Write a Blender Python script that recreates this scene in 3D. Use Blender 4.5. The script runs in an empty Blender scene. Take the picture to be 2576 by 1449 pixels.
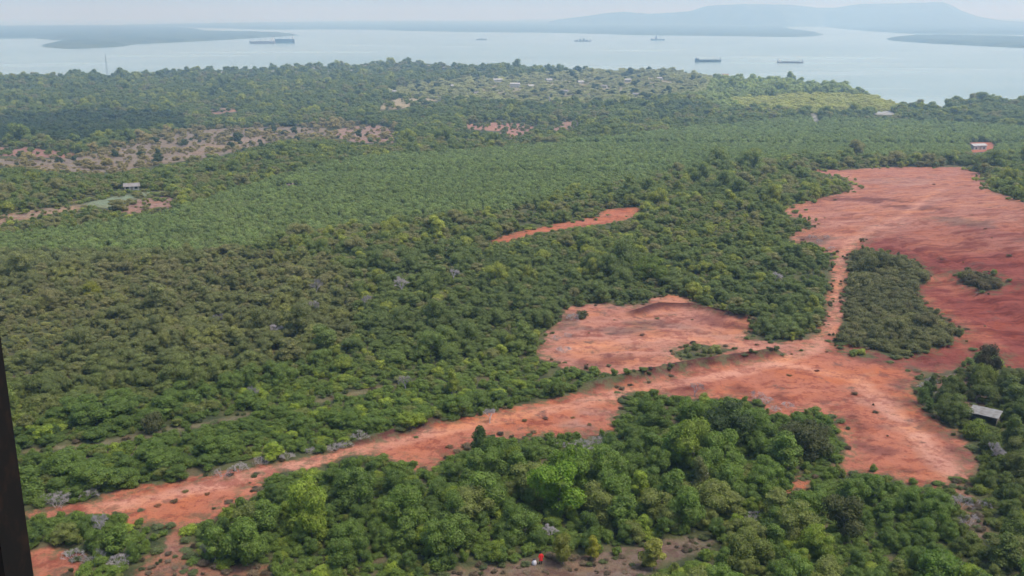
import bpy, bmesh, math, random
import numpy as np
from mathutils import Vector, Matrix

random.seed(7)
RNG = np.random.default_rng(11)
S = bpy.context.scene
COL = S.collection
R = math.radians

# ------------------------------------------------------------------ camera
CAM_Z = 65.0
PITCH = R(15.13)
cam_d = bpy.data.cameras.new('camera')
cam_d.sensor_width = 36.0
cam_d.lens = 35.5
cam_d.clip_start = 0.1
cam_d.clip_end = 120000.0
cam = bpy.data.objects.new('camera', cam_d)
COL.objects.link(cam)
cam.location = (0, 0, CAM_Z)
cam.rotation_euler = (math.pi / 2 - PITCH, 0, 0)
S.camera = cam

# ------------------------------------------------------------------ sky, sun, exposure
SUN_EL, SUN_AZ = R(64), R(112)            # azimuth measured from +Y (view direction) towards +X
world = bpy.data.worlds.new('World')
S.world = world
world.use_nodes = True
wn = world.node_tree.nodes
wl = world.node_tree.links
bg = wn['Background']
sky = wn.new('ShaderNodeTexSky')
sky.sky_type = 'NISHITA'
sky.sun_disc = False
sky.sun_elevation = SUN_EL
sky.sun_rotation = SUN_AZ
sky.altitude = 50
sky.air_density = 1.0
sky.dust_density = 2.5
sky.ozone_density = 1.0
wl.new(sky.outputs[0], bg.inputs[0])
bg.inputs[1].default_value = 0.15

sun_d = bpy.data.lights.new('sun', 'SUN')
sun_d.energy = 2.1
sun_d.angle = R(16.0)
sun_d.color = (1.0, 0.95, 0.87)
sun = bpy.data.objects.new('sun', sun_d)
COL.objects.link(sun)
sdir = Vector((math.sin(SUN_AZ) * math.cos(SUN_EL), math.cos(SUN_AZ) * math.cos(SUN_EL), math.sin(SUN_EL)))
sun.rotation_euler = sdir.to_track_quat('Z', 'Y').to_euler()
sun.location = (0, 0, 200)

S.view_settings.view_transform = 'Standard'
S.view_settings.look = 'None'
S.view_settings.exposure = 0.62
S.view_settings.gamma = 1.0
S.view_settings.use_curve_mapping = False
S.render.engine = 'CYCLES'
S.cycles.max_bounces = 5
S.cycles.diffuse_bounces = 2
S.cycles.glossy_bounces = 2
S.cycles.transmission_bounces = 2
S.cycles.volume_bounces = 1
S.cycles.transparent_max_bounces = 4
S.cycles.use_denoising = True
S.cycles.use_adaptive_sampling = True
S.cycles.adaptive_threshold = 0.02
S.cycles.caustics_reflective = False
S.cycles.caustics_refractive = False

# ------------------------------------------------------------------ helpers: projection, height field, polygons
SEA_Z = -50.0
F_V = 35.5 / 36.0 * 2576.0               # focal length in units of the 2576-wide tracing sheet
CP, SP = math.cos(PITCH), math.sin(PITCH)

def sstep(a, b, x):
    t = np.clip((x - a) / (b - a), 0, 1)
    return t * t * (3 - 2 * t)

_perm = np.random.default_rng(3).random((256, 256))
def vnoise(x, y):
    xi = np.floor(x).astype(int); yi = np.floor(y).astype(int)
    fx = x - xi; fy = y - yi
    fx = fx * fx * (3 - 2 * fx); fy = fy * fy * (3 - 2 * fy)
    g = lambda a, b: _perm[a & 255, b & 255]
    return (g(xi, yi) * (1 - fx) + g(xi + 1, yi) * fx) * (1 - fy) + (g(xi, yi + 1) * (1 - fx) + g(xi + 1, yi + 1) * fx) * fy
def fbm(x, y, o=4):
    s = 0; a = .5
    for k in range(o):
        s = s + a * vnoise(x * 2 ** k + 17.3 * k, y * 2 ** k + 5.1 * k); a *= .5
    return s                              # about 0 .. 0.94

def hbase(x, y):
    x = np.asarray(x, float); y = np.asarray(y, float)
    h = -48.0 * sstep(130, 1200, y)
    h = h + 11.0 * np.exp(-((x - 205) / 85) ** 2 - ((y - 300) / 110) ** 2)
    h = h + (fbm(x / 90, y / 90, 3) - .45) * 3.0 * sstep(60, 200, y) * (1 - .6 * sstep(900, 1400, y))
    return h

def ray(vx, vy):
    a = (vx - 1288.0) / F_V; b = -(vy - 724.5) / F_V
    return np.array([a, CP + b * SP, -SP + b * CP])

def gpt(vx, vy, lift=0.0):
    """ground point seen at a tracing-sheet position"""
    d = ray(vx, vy)
    lo, hi = 20.0, 20000.0
    f = lambda t: CAM_Z + t * d[2] - (float(hbase(t * d[0], t * d[1])) + lift)
    t = 40.0
    prev = t
    while t < 30000 and f(t) > 0:
        prev = t; t *= 1.03
    lo, hi = prev, t
    for _ in range(30):
        m = (lo + hi) / 2
        if f(m) > 0: lo = m
        else: hi = m
    t = (lo + hi) / 2
    return (t * d[0], t * d[1])

def spt(vx, vy, z=SEA_Z):
    d = ray(vx, vy)
    t = (z - CAM_Z) / d[2]
    return (t * d[0], t * d[1])

def proj(x, y, z):
    """world -> tracing sheet (used to keep crowns off the traced clearings)"""
    dz = z - CAM_Z
    dep = y * CP - dz * SP
    up = y * SP + dz * CP
    dep = np.maximum(dep, 1.0)
    return 1288.0 + F_V * x / dep, 724.5 - F_V * up / dep

def inpoly(px, py, poly):
    px = np.asarray(px, float); py = np.asarray(py, float)
    ins = np.zeros(px.shape, bool)
    n = len(poly)
    for i in range(n):
        x1, y1 = poly[i]; x2, y2 = poly[(i + 1) % n]
        if y1 == y2: continue
        c = ((y1 > py) != (y2 > py)) & (px < (x2 - x1) * (py - y1) / (y2 - y1) + x1)
        ins ^= c
    return ins

def sdist(px, py, poly):
    """signed distance, positive inside"""
    px = np.asarray(px, float); py = np.asarray(py, float)
    best = np.full(px.shape, 1e18)
    n = len(poly)
    for i in range(n):
        x1, y1 = poly[i]; x2, y2 = poly[(i + 1) % n]
        dx, dy = x2 - x1, y2 - y1
        L = dx * dx + dy * dy + 1e-9
        t = np.clip(((px - x1) * dx + (py - y1) * dy) / L, 0, 1)
        d = (px - x1 - t * dx) ** 2 + (py - y1 - t * dy) ** 2
        best = np.minimum(best, d)
    return np.where(inpoly(px, py, poly), 1, -1) * np.sqrt(best)

def pdist(px, py, line):
    best = np.full(np.shape(px), 1e18)
    for (x1, y1), (x2, y2) in zip(line[:-1], line[1:]):
        dx, dy = x2 - x1, y2 - y1
        L = dx * dx + dy * dy + 1e-9
        t = np.clip(((px - x1) * dx + (py - y1) * dy) / L, 0, 1)
        best = np.minimum(best, (px - x1 - t * dx) ** 2 + (py - y1 - t * dy) ** 2)
    return np.sqrt(best)

# ------------------------------------------------------------------ helpers: materials, objects
def mat(name, color=(.5, .5, .5), rough=.8, metallic=0.0, noise=None):
    m = bpy.data.materials.new(name)
    m.use_nodes = True
    nt = m.node_tree
    b = nt.nodes['Principled BSDF']
    b.inputs['Base Color'].default_value = (*color, 1)
    b.inputs['Roughness'].default_value = rough
    b.inputs['Metallic'].default_value = metallic
    b.inputs['Specular IOR Level'].default_value = .3
    if noise:
        sc, amt, c2 = noise
        tc = nt.nodes.new('ShaderNodeTexCoord')
        nz = nt.nodes.new('ShaderNodeTexNoise')
        nz.inputs['Scale'].default_value = sc
        nz.inputs['Detail'].default_value = 6
        rp = nt.nodes.new('ShaderNodeValToRGB')
        rp.color_ramp.elements[0].position = .5 - amt
        rp.color_ramp.elements[1].position = .5 + amt
        rp.color_ramp.elements[0].color = (*color, 1)
        rp.color_ramp.elements[1].color = (*c2, 1)
        nt.links.new(tc.outputs['Object'], nz.inputs['Vector'])
        nt.links.new(nz.outputs['Fac'], rp.inputs['Fac'])
        nt.links.new(rp.outputs['Color'], b.inputs['Base Color'])
    return m

def mesh_obj(name, verts, faces, material=None, parent=None, smooth=False):
    me = bpy.data.meshes.new(name)
    me.from_pydata([tuple(v) for v in verts], [], [tuple(f) for f in faces])
    me.update()
    if material: me.materials.append(material)
    if smooth: me.shade_smooth()
    o = bpy.data.objects.new(name, me)
    COL.objects.link(o)
    if parent: o.parent = parent
    return o

def tag(o, label=None, cat=None, group=None, kind=None):
    if label: o['label'] = label
    if cat: o['category'] = cat
    if group: o['group'] = group
    if kind: o['kind'] = kind
    return o

def thing(name, label, cat, loc=(0, 0, 0), rz=0.0, group=None):
    o = bpy.data.objects.new(name, None)
    COL.objects.link(o)
    o.empty_display_size = .5
    o.location = loc
    o.rotation_euler = (0, 0, rz)
    return tag(o, label, cat, group)

class MB:
    def __init__(s): s.v = []; s.f = []
    def add(s, verts, faces):
        n = len(s.v); s.v += [tuple(v) for v in verts]; s.f += [tuple(i + n for i in f) for f in faces]; return s
    def box(s, x0, x1, y0, y1, z0, z1):
        return s.add([(x0, y0, z0), (x1, y0, z0), (x1, y1, z0), (x0, y1, z0), (x0, y0, z1), (x1, y0, z1), (x1, y1, z1), (x0, y1, z1)],
                     [(0, 3, 2, 1), (4, 5, 6, 7), (0, 1, 5, 4), (1, 2, 6, 5), (2, 3, 7, 6), (3, 0, 4, 7)])
    def tube(s, pts, rad, n=6, cap=True):
        pts = [Vector(p) for p in pts]
        if not hasattr(rad, '__len__'): rad = [rad] * len(pts)
        rings = []
        for i, p in enumerate(pts):
            d = (pts[min(i + 1, len(pts) - 1)] - pts[max(i - 1, 0)]).normalized()
            a = d.orthogonal().normalized(); b = d.cross(a)
            rings.append([p + (a * math.cos(2 * math.pi * k / n) + b * math.sin(2 * math.pi * k / n)) * rad[i] for k in range(n)])
        v = [q for r in rings for q in r]; f = []
        for i in range(len(pts) - 1):
            for k in range(n):
                f.append((i * n + k, i * n + (k + 1) % n, (i + 1) * n + (k + 1) % n, (i + 1) * n + k))
        if cap:
            f.append(tuple(range(n))[::-1]); f.append(tuple((len(pts) - 1) * n + k for k in range(n)))
        return s.add(v, f)
    def loft(s, rings, cap=True):
        n = len(rings[0]); v = [q for r in rings for q in r]; f = []
        for i in range(len(rings) - 1):
            for k in range(n):
                f.append((i * n + k, i * n + (k + 1) % n, (i + 1) * n + (k + 1) % n, (i + 1) * n + k))
        if cap:
            f.append(tuple(range(n))[::-1]); f.append(tuple((len(rings) - 1) * n + k for k in range(n)))
        return s.add(v, f)
    def build(s, name, material, parent=None, smooth=False): return mesh_obj(name, s.v, s.f, material, parent, smooth)

# ------------------------------------------------------------------ traced clearings (tracing sheet 2576 x 1449)
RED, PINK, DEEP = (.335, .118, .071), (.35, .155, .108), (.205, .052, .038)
TAN, BROWN, PALE, OLIVE = (.30, .24, .15), (.15, .105, .083), (.30, .32, .32), (.13, .115, .065)
BARE = [
 ('road', RED, [(60,1290),(185,1268),(330,1228),(470,1203),(650,1172),(780,1150),(900,1118),(1000,1090),(1090,1062),(1200,1040),(1300,1022),(1400,1000),(1480,985),(1550,968),(1640,948),(1750,925),(1850,910),(1960,893),(2050,868),(2130,890),(2230,905),(2325,940),(2294,979),(2308,1010),(2348,1047),(2420,1100),(2447,1127),(2463,1193),(2387,1226),(2341,1229),(2282,1219),(2236,1195),(2167,1188),(2117,1195),(2100,1178),(2134,1126),(2094,1050),(2015,1030),(1990,1060),(1940,1040),(1900,1010),(1800,1000),(1700,1005),(1640,990),(1570,985),(1560,1030),(1540,1080),(1480,1100),(1430,1105),(1380,1092),(1300,1105),(1240,1100),(1190,1115),(1170,1140),(1110,1160),(1062,1190),(1010,1165),(960,1155),(900,1140),(840,1160),(760,1182),(700,1193),(660,1202),(640,1245),(600,1260),(550,1300),(480,1322),(430,1330),(350,1320),(280,1300),(200,1288),(65,1312)]),
 ('pit', PINK, [(1350,880),(1375,855),(1385,825),(1410,800),(1425,772),(1520,762),(1600,770),(1640,750),(1690,740),(1745,750),(1760,775),(1895,800),(1897,830),(1870,850),(1950,862),(2040,852),(2060,880),(1960,893),(1850,910),(1750,925),(1640,948),(1550,955),(1480,930),(1420,925),(1370,905)]),
 ('north', RED, [(2025,856),(2055,838),(2075,800),(2081,770),(2087,710),(2092,660),(2100,600),(2112,565),(2190,585),(2146,630),(2134,660),(2138,700),(2131,750),(2121,810),(2108,850),(2115,880),(2040,880)]),
 ('upper', PINK, [(2035,425),(2120,428),(2250,420),(2420,420),(2470,437),(2480,460),(2510,485),(2576,505),(2640,520),(2640,640),(2330,640),(2180,600),(2105,640),(2080,640),(2050,610),(2000,612),(1985,590),(2040,570),(2030,552),(1985,545),(1970,525),(2020,508),(2100,490),(2145,470),(2130,448),(2075,440)]),
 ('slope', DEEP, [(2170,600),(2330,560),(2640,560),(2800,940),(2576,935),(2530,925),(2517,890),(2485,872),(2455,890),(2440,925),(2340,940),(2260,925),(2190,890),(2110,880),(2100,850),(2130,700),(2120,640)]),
 ('gap', RED, [(1235,605),(1300,583),(1450,553),(1500,546),(1515,528),(1600,520),(1612,530),(1590,547),(1540,562),(1500,566),(1400,580),(1330,594),(1240,617)]),
 ('corner', RED, [(40,1392),(130,1380),(225,1388),(205,1425),(160,1475),(40,1475)]),
 ('path', (.20, .105, .08), [(350,1420),(420,1375),(440,1335),(470,1335),(478,1370),(500,1420),(600,1425),(680,1430),(660,1480),(330,1480)]),
 ('spot', RED, [(1985,1225),(2010,1200),(2050,1195),(2040,1215),(2010,1245),(1985,1255)]),
 ('field', BROWN, [(1100,1490),(1115,1432),(1300,1412),(1380,1402),(1480,1400),(1600,1372),(1720,1352),(1790,1356),(1800,1376),(1730,1400),(1640,1425),(1600,1490)]),
 ('track', OLIVE, [(60,1128),(250,1112),(400,1086),(520,1060),(640,1036),(660,1040),(530,1070),(400,1096),(250,1122),(60,1140)]),
 ('track2', OLIVE, [(800,1003),(900,984),(1010,962),(1015,968),(900,995),(805,1010)]),
 ('shedyard', BROWN, [(2340,950),(2440,940),(2500,1000),(2440,1040),(2400,1030)]),
 ('se', BROWN, [(2380,1225),(2430,1215),(2460,1280),(2500,1350),(2470,1360),(2420,1300)]),
 ('tan1', (.30, .26, .17), [(960,262),(1000,248),(1110,238),(1110,250),(1060,262),(1000,275),(955,275)]),
 ('red1', (.24, .13, .105), [(-60,372),(60,370),(190,385),(180,400),(90,395),(-60,390)]),
 ('tan2', (.25, .18, .13), [(440,392),(470,370),(620,345),(690,340),(690,352),(560,378),(470,398)]),
 ('pink2', (.25, .17, .135), [(830,330),(880,318),(960,315),(1000,335),(990,360),(900,360),(840,345)]),
 ('pink3', (.30, .165, .125), [(1170,312),(1250,308),(1345,312),(1335,330),(1290,348),(1240,345),(1265,330),(1180,325)]),
 ('pink4', (.25, .16, .125), [(1375,325),(1400,305),(1455,305),(1450,320),(1400,330)]),
 ('fieldA', (.24, .145, .115), [(285,535),(330,505),(435,490),(437,520),(340,540)]),
 ('fieldB', (.24, .17, .12), [(-40,548),(90,527),(200,515),(210,530),(110,545),(-40,575)]),
 ('fieldC', (.16, .2, .12), [(205,515),(330,485),(420,480),(320,505),(280,525)]),
 ('small1', (.25, .16, .12), [(525,275),(590,270),(600,280),(540,288)]),
 ('brownfield', (.185, .150, .115), [(-60,398),(100,402),(200,395),(330,362),(480,328),(690,318),(820,322),(830,340),(700,350),(560,390),(430,410),(300,432),(200,434),(60,420),(-60,412)]),
 ('shorefield', (.22, .205, .13), [(1180,222),(1300,205),(1450,196),(1600,190),(1700,205),(1600,232),(1450,240),(1300,245)]),
 ('pond1', PALE, [(2200,281),(2245,278),(2250,290),(2200,288)]),
 ('pond2', PALE, [(2040,285),(2052,285),(2060,305),(2048,306)]),
 ('villa', RED, [(2440,358),(2500,358),(2498,380),(2445,384)]),
]
def jitter_poly(p, seed):
    r = random.Random(seed); out = []
    for (x1, y1), (x2, y2) in zip(p, p[1:] + p[:1]):
        n = max(1, int(math.hypot(x2 - x1, y2 - y1) / 14))
        for k in range(n):
            a = max(5.5 * (max(y1, 200) / 1000) ** 1.3, 3.4 if y1 > 400 else 1.5) * (1.0 if k else .4)
            out.append((x1 + (x2 - x1) * k / n + r.gauss(0, a), y1 + (y2 - y1) * k / n + r.gauss(0, a * .7)))
    return out
BARE_J = [(n, jitter_poly(p, i) if n not in ('track', 'track2', 'gap', 'north') else p) for i, (n, c, p) in enumerate(BARE)]
KEEP = [   # vegetation left standing inside the clearings
 [(2130,645),(2170,625),(2260,640),(2330,675),(2347,690),(2312,722),(2300,738),(2340,780),(2420,830),(2408,852),(2370,872),(2330,880),(2260,905),(2190,878),(2100,862),(2118,800),(2125,740),(2133,700)],
 [(2395,680),(2450,678),(2520,700),(2535,720),(2480,735),(2430,715)],
 [(1690,885),(1760,865),(1840,880),(1800,905),(1720,912)],
]
COAST = [(-1500,215),(-400,205),(0,200),(150,195),(300,186),(450,178),(600,176),(780,165),(960,161),(1050,160),(1180,166),(1240,171),(1400,178),(1500,178),(1620,174),(1700,175),(1760,186),(1830,195),(1860,204),(1960,206),(2060,213),(2140,221),(2200,236),(2250,251),(2270,261),(2360,271),(2400,251),(2480,249),(2576,254),(2900,256),(4200,260)]

COAST_W = [spt(x, y, -44.0) for x, y in COAST]
LAND_W = [(-9000, COAST_W[0][1])] + COAST_W + [(9000, COAST_W[-1][1]), (9000, -400), (-9000, -400)]
BARE_W = [(n, c, [gpt(x, y) for x, y in p]) for n, c, p in BARE]
KEEP_W = [[gpt(x, y) for x, y in p] for p in KEEP]
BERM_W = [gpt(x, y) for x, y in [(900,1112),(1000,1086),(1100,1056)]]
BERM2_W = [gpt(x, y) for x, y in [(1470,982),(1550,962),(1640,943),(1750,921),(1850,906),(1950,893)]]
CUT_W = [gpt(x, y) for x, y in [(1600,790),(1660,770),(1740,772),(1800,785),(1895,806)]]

_a, _b = gpt(2300, 640), gpt(2540, 760)
RILL = math.atan2(_b[1] - _a[1], _b[0] - _a[0])
def _ell(cx, cy, rx, ry, tilt=0.0): return [(cx + rx * math.cos(a) * math.cos(tilt) - ry * math.sin(a) * math.sin(tilt), cy + rx * math.cos(a) * math.sin(tilt) + ry * math.sin(a) * math.cos(tilt)) for a in np.linspace(0, 6.28, 13)[:-1]]
MAROON, DUSTY, GREYB = (.12, .038, .032), (.32, .165, .122), (.14, .088, .072)
PATCH = [(MAROON, _ell(1540, 906, 80, 13, -.1)), (MAROON, _ell(1830, 812, 70, 10, .22)), (MAROON, _ell(1650, 796, 60, 8, .05)), (GREYB, _ell(1590, 838, 60, 8, .1)), (GREYB, _ell(1640, 815, 70, 7, .1)), (GREYB, _ell(1430, 815, 30, 22)),
 (MAROON, _ell(1570, 850, 40, 9)), (GREYB, _ell(1600, 765, 60, 7)), (MAROON, _ell(1700, 980, 70, 7, -.1)), (MAROON, _ell(1900, 985, 70, 12, .1)), (MAROON, _ell(2230, 905, 110, 10, .1)), (GREYB, _ell(1490, 1095, 60, 9)), (MAROON, _ell(1330, 1040, 80, 4, -.2)), (MAROON, _ell(1000, 1085, 110, 5, -.26)),
 (DUSTY, [(2120,595),(2200,572),(2330,502),(2380,465),(2398,472),(2345,512),(2225,587),(2150,612)]), (MAROON, _ell(2170, 500, 120, 6, .03)), (MAROON, _ell(2300, 520, 90, 6, .05)), (GREYB, _ell(2430, 560, 90, 12, .1)), (GREYB, _ell(2050, 600, 50, 14)), (DUSTY, _ell(2260, 455, 110, 10)),
 (DUSTY, [(2160,935),(2220,955),(2310,1060),(2430,1180),(2390,1212),(2300,1130),(2180,1010),(2120,960)]), (MAROON, [(2240,950),(2300,1000),(2360,1070),(2440,1150),(2420,1160),(2330,1075),(2260,1000)]), (MAROON, [(2140,1040),(2190,1090),(2300,1180),(2270,1190),(2180,1120),(2130,1070)]),
 (RED, [(2310,740),(2360,760),(2450,830),(2560,880),(2420,860),(2340,790)]), (RED, [(2330,690),(2400,700),(2460,740),(2380,735)]), (DUSTY, _ell(1530, 875, 110, 10, -.05)), (DUSTY, _ell(1760, 835, 70, 10, .15)), (DUSTY, _ell(1450, 1045, 90, 9, -.18))]
TRACK_W = [[gpt(x, y) for x, y in l] for l in ([(250,1282),(470,1238),(640,1196),(780,1164),(900,1132),(1060,1096),(1250,1056),(1450,1018),(1600,982),(1800,948),(1950,915),(2040,885),(2085,840),(2108,760),(2112,660),(2140,605),(2280,540),(2390,468)], [(1950,915),(2150,950),(2260,1050),(2400,1195)], [(1980,900),(1850,868),(1700,850),(1560,860),(1430,880)])]
PATCH_W = [(c, [gpt(x, y) for x, y in p]) for c, p in PATCH]
def height(x, y):
    x = np.asarray(x, float); y = np.asarray(y, float)
    h = hbase(x, y)
    h = h + 1.5 * np.exp(-(pdist(x, y, BERM2_W) / 1.3) ** 2) + .7 * np.exp(-(pdist(x, y, BERM_W) / 1.1) ** 2)
    h = h + 1.0 * np.exp(-(pdist(x, y, CUT_W) / 1.6) ** 2)
    near = (y > 800)
    if np.any(near):
        sd = np.full(x.shape, 1000.0)
        sd[near] = sdist(x[near], y[near], LAND_W)
        h = np.where(near, h - 7.0 * sstep(6, -25, sd), h)
    return h

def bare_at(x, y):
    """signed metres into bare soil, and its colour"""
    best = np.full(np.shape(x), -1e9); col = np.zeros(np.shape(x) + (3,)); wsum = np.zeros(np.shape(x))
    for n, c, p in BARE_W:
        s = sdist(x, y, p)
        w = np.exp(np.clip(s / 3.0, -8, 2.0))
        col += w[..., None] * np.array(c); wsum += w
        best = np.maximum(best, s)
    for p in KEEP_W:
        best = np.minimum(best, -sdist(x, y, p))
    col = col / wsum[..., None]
    wob = (fbm(np.asarray(x) / 3.2, np.asarray(y) / 3.2, 4) - .47) * 16
    for c, p in PATCH_W:
        k = (sstep(-1.6, 1.8, sdist(x, y, p) + wob) * .68)[..., None]
        col = col * (1 - k) + np.array(c) * k
    for ln in TRACK_W:                                              # worn, packed wheel lane
        k = (.72 * np.exp(-(pdist(x, y, ln) / 1.9) ** 4))[..., None]
        col = col * (1 - k) + np.array((.47, .225, .155)) * k
    for ln, w_ in ((BERM2_W, 1.9), (BERM_W, 1.8), (CUT_W, 2.0)):      # dark red-brown colour along the bank lines
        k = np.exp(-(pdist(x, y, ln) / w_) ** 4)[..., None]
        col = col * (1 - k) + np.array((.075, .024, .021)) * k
    return best, col

# ------------------------------------------------------------------ ground
def ground_material():
    m = bpy.data.materials.new('earth')
    m.use_nodes = True
    nt = m.node_tree; N = nt.nodes; L = nt.links
    b = N['Principled BSDF']
    b.inputs['Roughness'].default_value = .95
    b.inputs['Specular IOR Level'].default_value = .15
    def n(t, **k):
        o = N.new(t)
        for a, v in k.items():
            if a in o.inputs.keys(): o.inputs[a].default_value = v
            else: setattr(o, a, v)
        return o
    tc = n('ShaderNodeTexCoord')
    def noise(scale, detail=6, rough=.6, vec=None):
        o = n('ShaderNodeTexNoise'); o.inputs['Scale'].default_value = scale; o.inputs['Detail'].default_value = detail; o.inputs['Roughness'].default_value = rough
        L.new(vec or tc.outputs['Object'], o.inputs['Vector']); return o.outputs['Fac']
    def math_(op, a, b_=None, c=None, clamp=False):
        o = n('ShaderNodeMath', operation=op, use_clamp=clamp)
        for i, q in enumerate((a, b_, c)):
            if q is None: continue
            if isinstance(q, (int, float)): o.inputs[i].default_value = q
            else: L.new(q, o.inputs[i])
        return o.outputs[0]
    def ramp(fac, a, c):
        o = n('ShaderNodeMapRange', interpolation_type='SMOOTHSTEP'); o.inputs['From Min'].default_value = a; o.inputs['From Max'].default_value = c
        L.new(fac, o.inputs['Value']); return o.outputs[0]
    def mix(f, a, c, mode='MIX'):
        o = n('ShaderNodeMix', data_type='RGBA', blend_type=mode)
        for s, q in ((o.inputs['Factor'], f), (o.inputs['A'], a), (o.inputs['B'], c)):
            if isinstance(q, (int, float)): s.default_value = q
            elif isinstance(q, tuple): s.default_value = (*q, 1)
            else: L.new(q, s)
        return o.outputs['Result']
    bare = n('ShaderNodeAttribute', attribute_name='bare').outputs['Fac']
    soil = n('ShaderNodeAttribute', attribute_name='soil').outputs['Color']
    rill = n('ShaderNodeAttribute', attribute_name='rill').outputs['Fac']
    n_edge = noise(.35, 7, .65)
    sd = math_('ADD', bare, math_('MULTIPLY', math_('SUBTRACT', n_edge, .48), 5.5))
    mask = ramp(sd, -.6, .7)
    # soil: dusty paler and damp darker patches, wheel-packed streaks, small debris
    n_big = noise(.06, 6, .6); n_mid = noise(.45, 7, .7); n_fine = noise(3.0, 5, .7)
    mp = n('ShaderNodeMapping'); mp.inputs['Rotation'].default_value = (0, 0, R(-34)); mp.inputs['Scale'].default_value = (.05, .19, .3)
    L.new(tc.outputs['Object'], mp.inputs['Vector'])
    streak = noise(1.0, 7, .68, mp.outputs[0])
    mp2 = n('ShaderNodeMapping'); mp2.inputs['Rotation'].default_value = (0, 0, RILL); mp2.inputs['Scale'].default_value = (.05, .30, .3)
    L.new(tc.outputs['Object'], mp2.inputs['Vector'])
    streak2 = noise(1.0, 8, .75, mp2.outputs[0])
    pale = mix(1.0, soil, (1.22, 1.34, 1.36), 'MULTIPLY')
    dark = mix(1.0, soil, (.58, .42, .42), 'MULTIPLY')
    orange = mix(1.0, soil, (1.15, 1.0, .72), 'MULTIPLY')
    c = mix(ramp(n_big, .42, .62), soil, orange)
    c = mix(math_('MULTIPLY', ramp(streak, .42, .68), .7), c, pale)
    c = mix(math_('MULTIPLY', ramp(n_mid, .50, .64), .8), c, dark)
    c = mix(math_('MULTIPLY', ramp(noise(.13, 9, .74), .52, .60), .8), c, dark)
    c = mix(math_('MULTIPLY', ramp(noise(.16, 8, .72), .57, .66), .75), c, (.10, .066, .050))
    c = mix(math_('MULTIPLY', ramp(streak2, .47, .60), rill), c, dark)
    c = mix(math_('MULTIPLY', ramp(streak2, .50, .40), math_('MULTIPLY', rill, .5)), c, pale)
    c = mix(math_('MULTIPLY', ramp(noise(1.1, 8, .78), .54, .66), .7), c, dark)
    c = mix(math_('MULTIPLY', ramp(noise(1.4, 8, .78), .56, .68), .5), c, pale)
    c = mix(math_('MULTIPLY', ramp(n_fine, .55, .7), .6), c, dark)
    # thin weeds creeping in near the edges
    weeds = math_('MULTIPLY', ramp(noise(.5, 8, .75), .46, .60), ramp(sd, 5.0, 0.3))
    c = mix(math_('MULTIPLY', weeds, .85), c, (.10, .092, .045))
    # forest floor and grass
    g1 = mix(ramp(noise(.25, 6, .65), .38, .62), (.035, .045, .018), (.085, .085, .035))
    g1 = mix(math_('MULTIPLY', ramp(noise(.09, 5, .6), .5, .68), .6), g1, (.14, .095, .06))
    g1 = mix(math_('MULTIPLY', ramp(n_fine, .5, .75), .5), g1, (.12, .13, .05))
    col = mix(mask, g1, c)
    L.new(col, b.inputs['Base Color'])
    bmp = n('ShaderNodeBump'); bmp.inputs['Strength'].default_value = .9; bmp.inputs['Distance'].default_value = .5
    hsum = math_('ADD', math_('ADD', math_('MULTIPLY', n_mid, .9), math_('MULTIPLY', n_fine, .25)), math_('MULTIPLY', streak2, math_('MULTIPLY', rill, 1.6)))
    L.new(hsum, bmp.inputs['Height'])
    L.new(bmp.outputs[0], b.inputs['Normal'])
    return m

def build_ground():
    ys = [-300.0, -100.0, 0.0, 40.0, 60.0]
    y = 74.0
    while y < 2600: ys.append(y); y *= 1.0052
    ys = np.array(ys)
    us = np.linspace(-1, 1, 330)
    half = 90 + .62 * np.maximum(ys, 0) + 260 * sstep(900, 1800, ys)
    X = half[:, None] * us[None, :]
    Y = np.repeat(ys[:, None], len(us), 1)
    # outer skirts so that the sheet runs far past the frame
    X[:, 0] -= 1500 ; X[:, -1] += 1500
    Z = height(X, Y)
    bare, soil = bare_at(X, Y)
    # small real relief in the worked soil
    Z = Z + np.where(bare > 0, (fbm(X / 5, Y / 5, 3) - .45) * .7 * np.clip(bare / 3, 0, 1) * (Y < 500), 0)
    slope = [p for n_, c_, p in BARE_W if n_ == 'slope'][0]
    upper = [p for n_, c_, p in BARE_W if n_ == 'upper'][0]
    rill = np.maximum(np.clip(sdist(X, Y, slope) / 14 + .2, 0.0, 1.0), np.clip(sdist(X, Y, upper) / 10, 0, .55))
    gully = np.abs(vnoise((X * math.cos(RILL) + Y * math.sin(RILL)) / 40 , (-X * math.sin(RILL) + Y * math.cos(RILL)) / 5.0) - .5)
    Z = Z - np.where(bare > 0, rill * (1 - np.clip(gully * 4, 0, 1)) * .9, 0)
    ny, nx = X.shape
    V = np.stack([X, Y, Z], -1).reshape(-1, 3)
    idx = np.arange(ny * nx).reshape(ny, nx)
    F = np.stack([idx[:-1, :-1], idx[:-1, 1:], idx[1:, 1:], idx[1:, :-1]], -1).reshape(-1, 4)
    me = bpy.data.meshes.new('ground')
    me.vertices.add(len(V)); me.vertices.foreach_set('co', V.ravel())
    me.loops.add(F.size); me.loops.foreach_set('vertex_index', F.ravel())
    me.polygons.add(len(F)); me.polygons.foreach_set('loop_start', np.arange(0, F.size, 4))
    me.update(calc_edges=True)
    for nm, arr in (('bare', bare), ('rill', rill)):
        a = me.attributes.new(nm, 'FLOAT', 'POINT'); a.data.foreach_set('value', np.clip(arr, -40, 40).ravel().astype(np.float32))
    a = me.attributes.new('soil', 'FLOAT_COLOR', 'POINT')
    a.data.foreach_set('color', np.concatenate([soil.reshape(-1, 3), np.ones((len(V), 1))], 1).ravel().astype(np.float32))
    me.materials.append(ground_material())
    me.shade_smooth()
    o = bpy.data.objects.new('ground', me)
    COL.objects.link(o)
    tag(o, kind='structure')
    return o
ground = build_ground()

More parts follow.
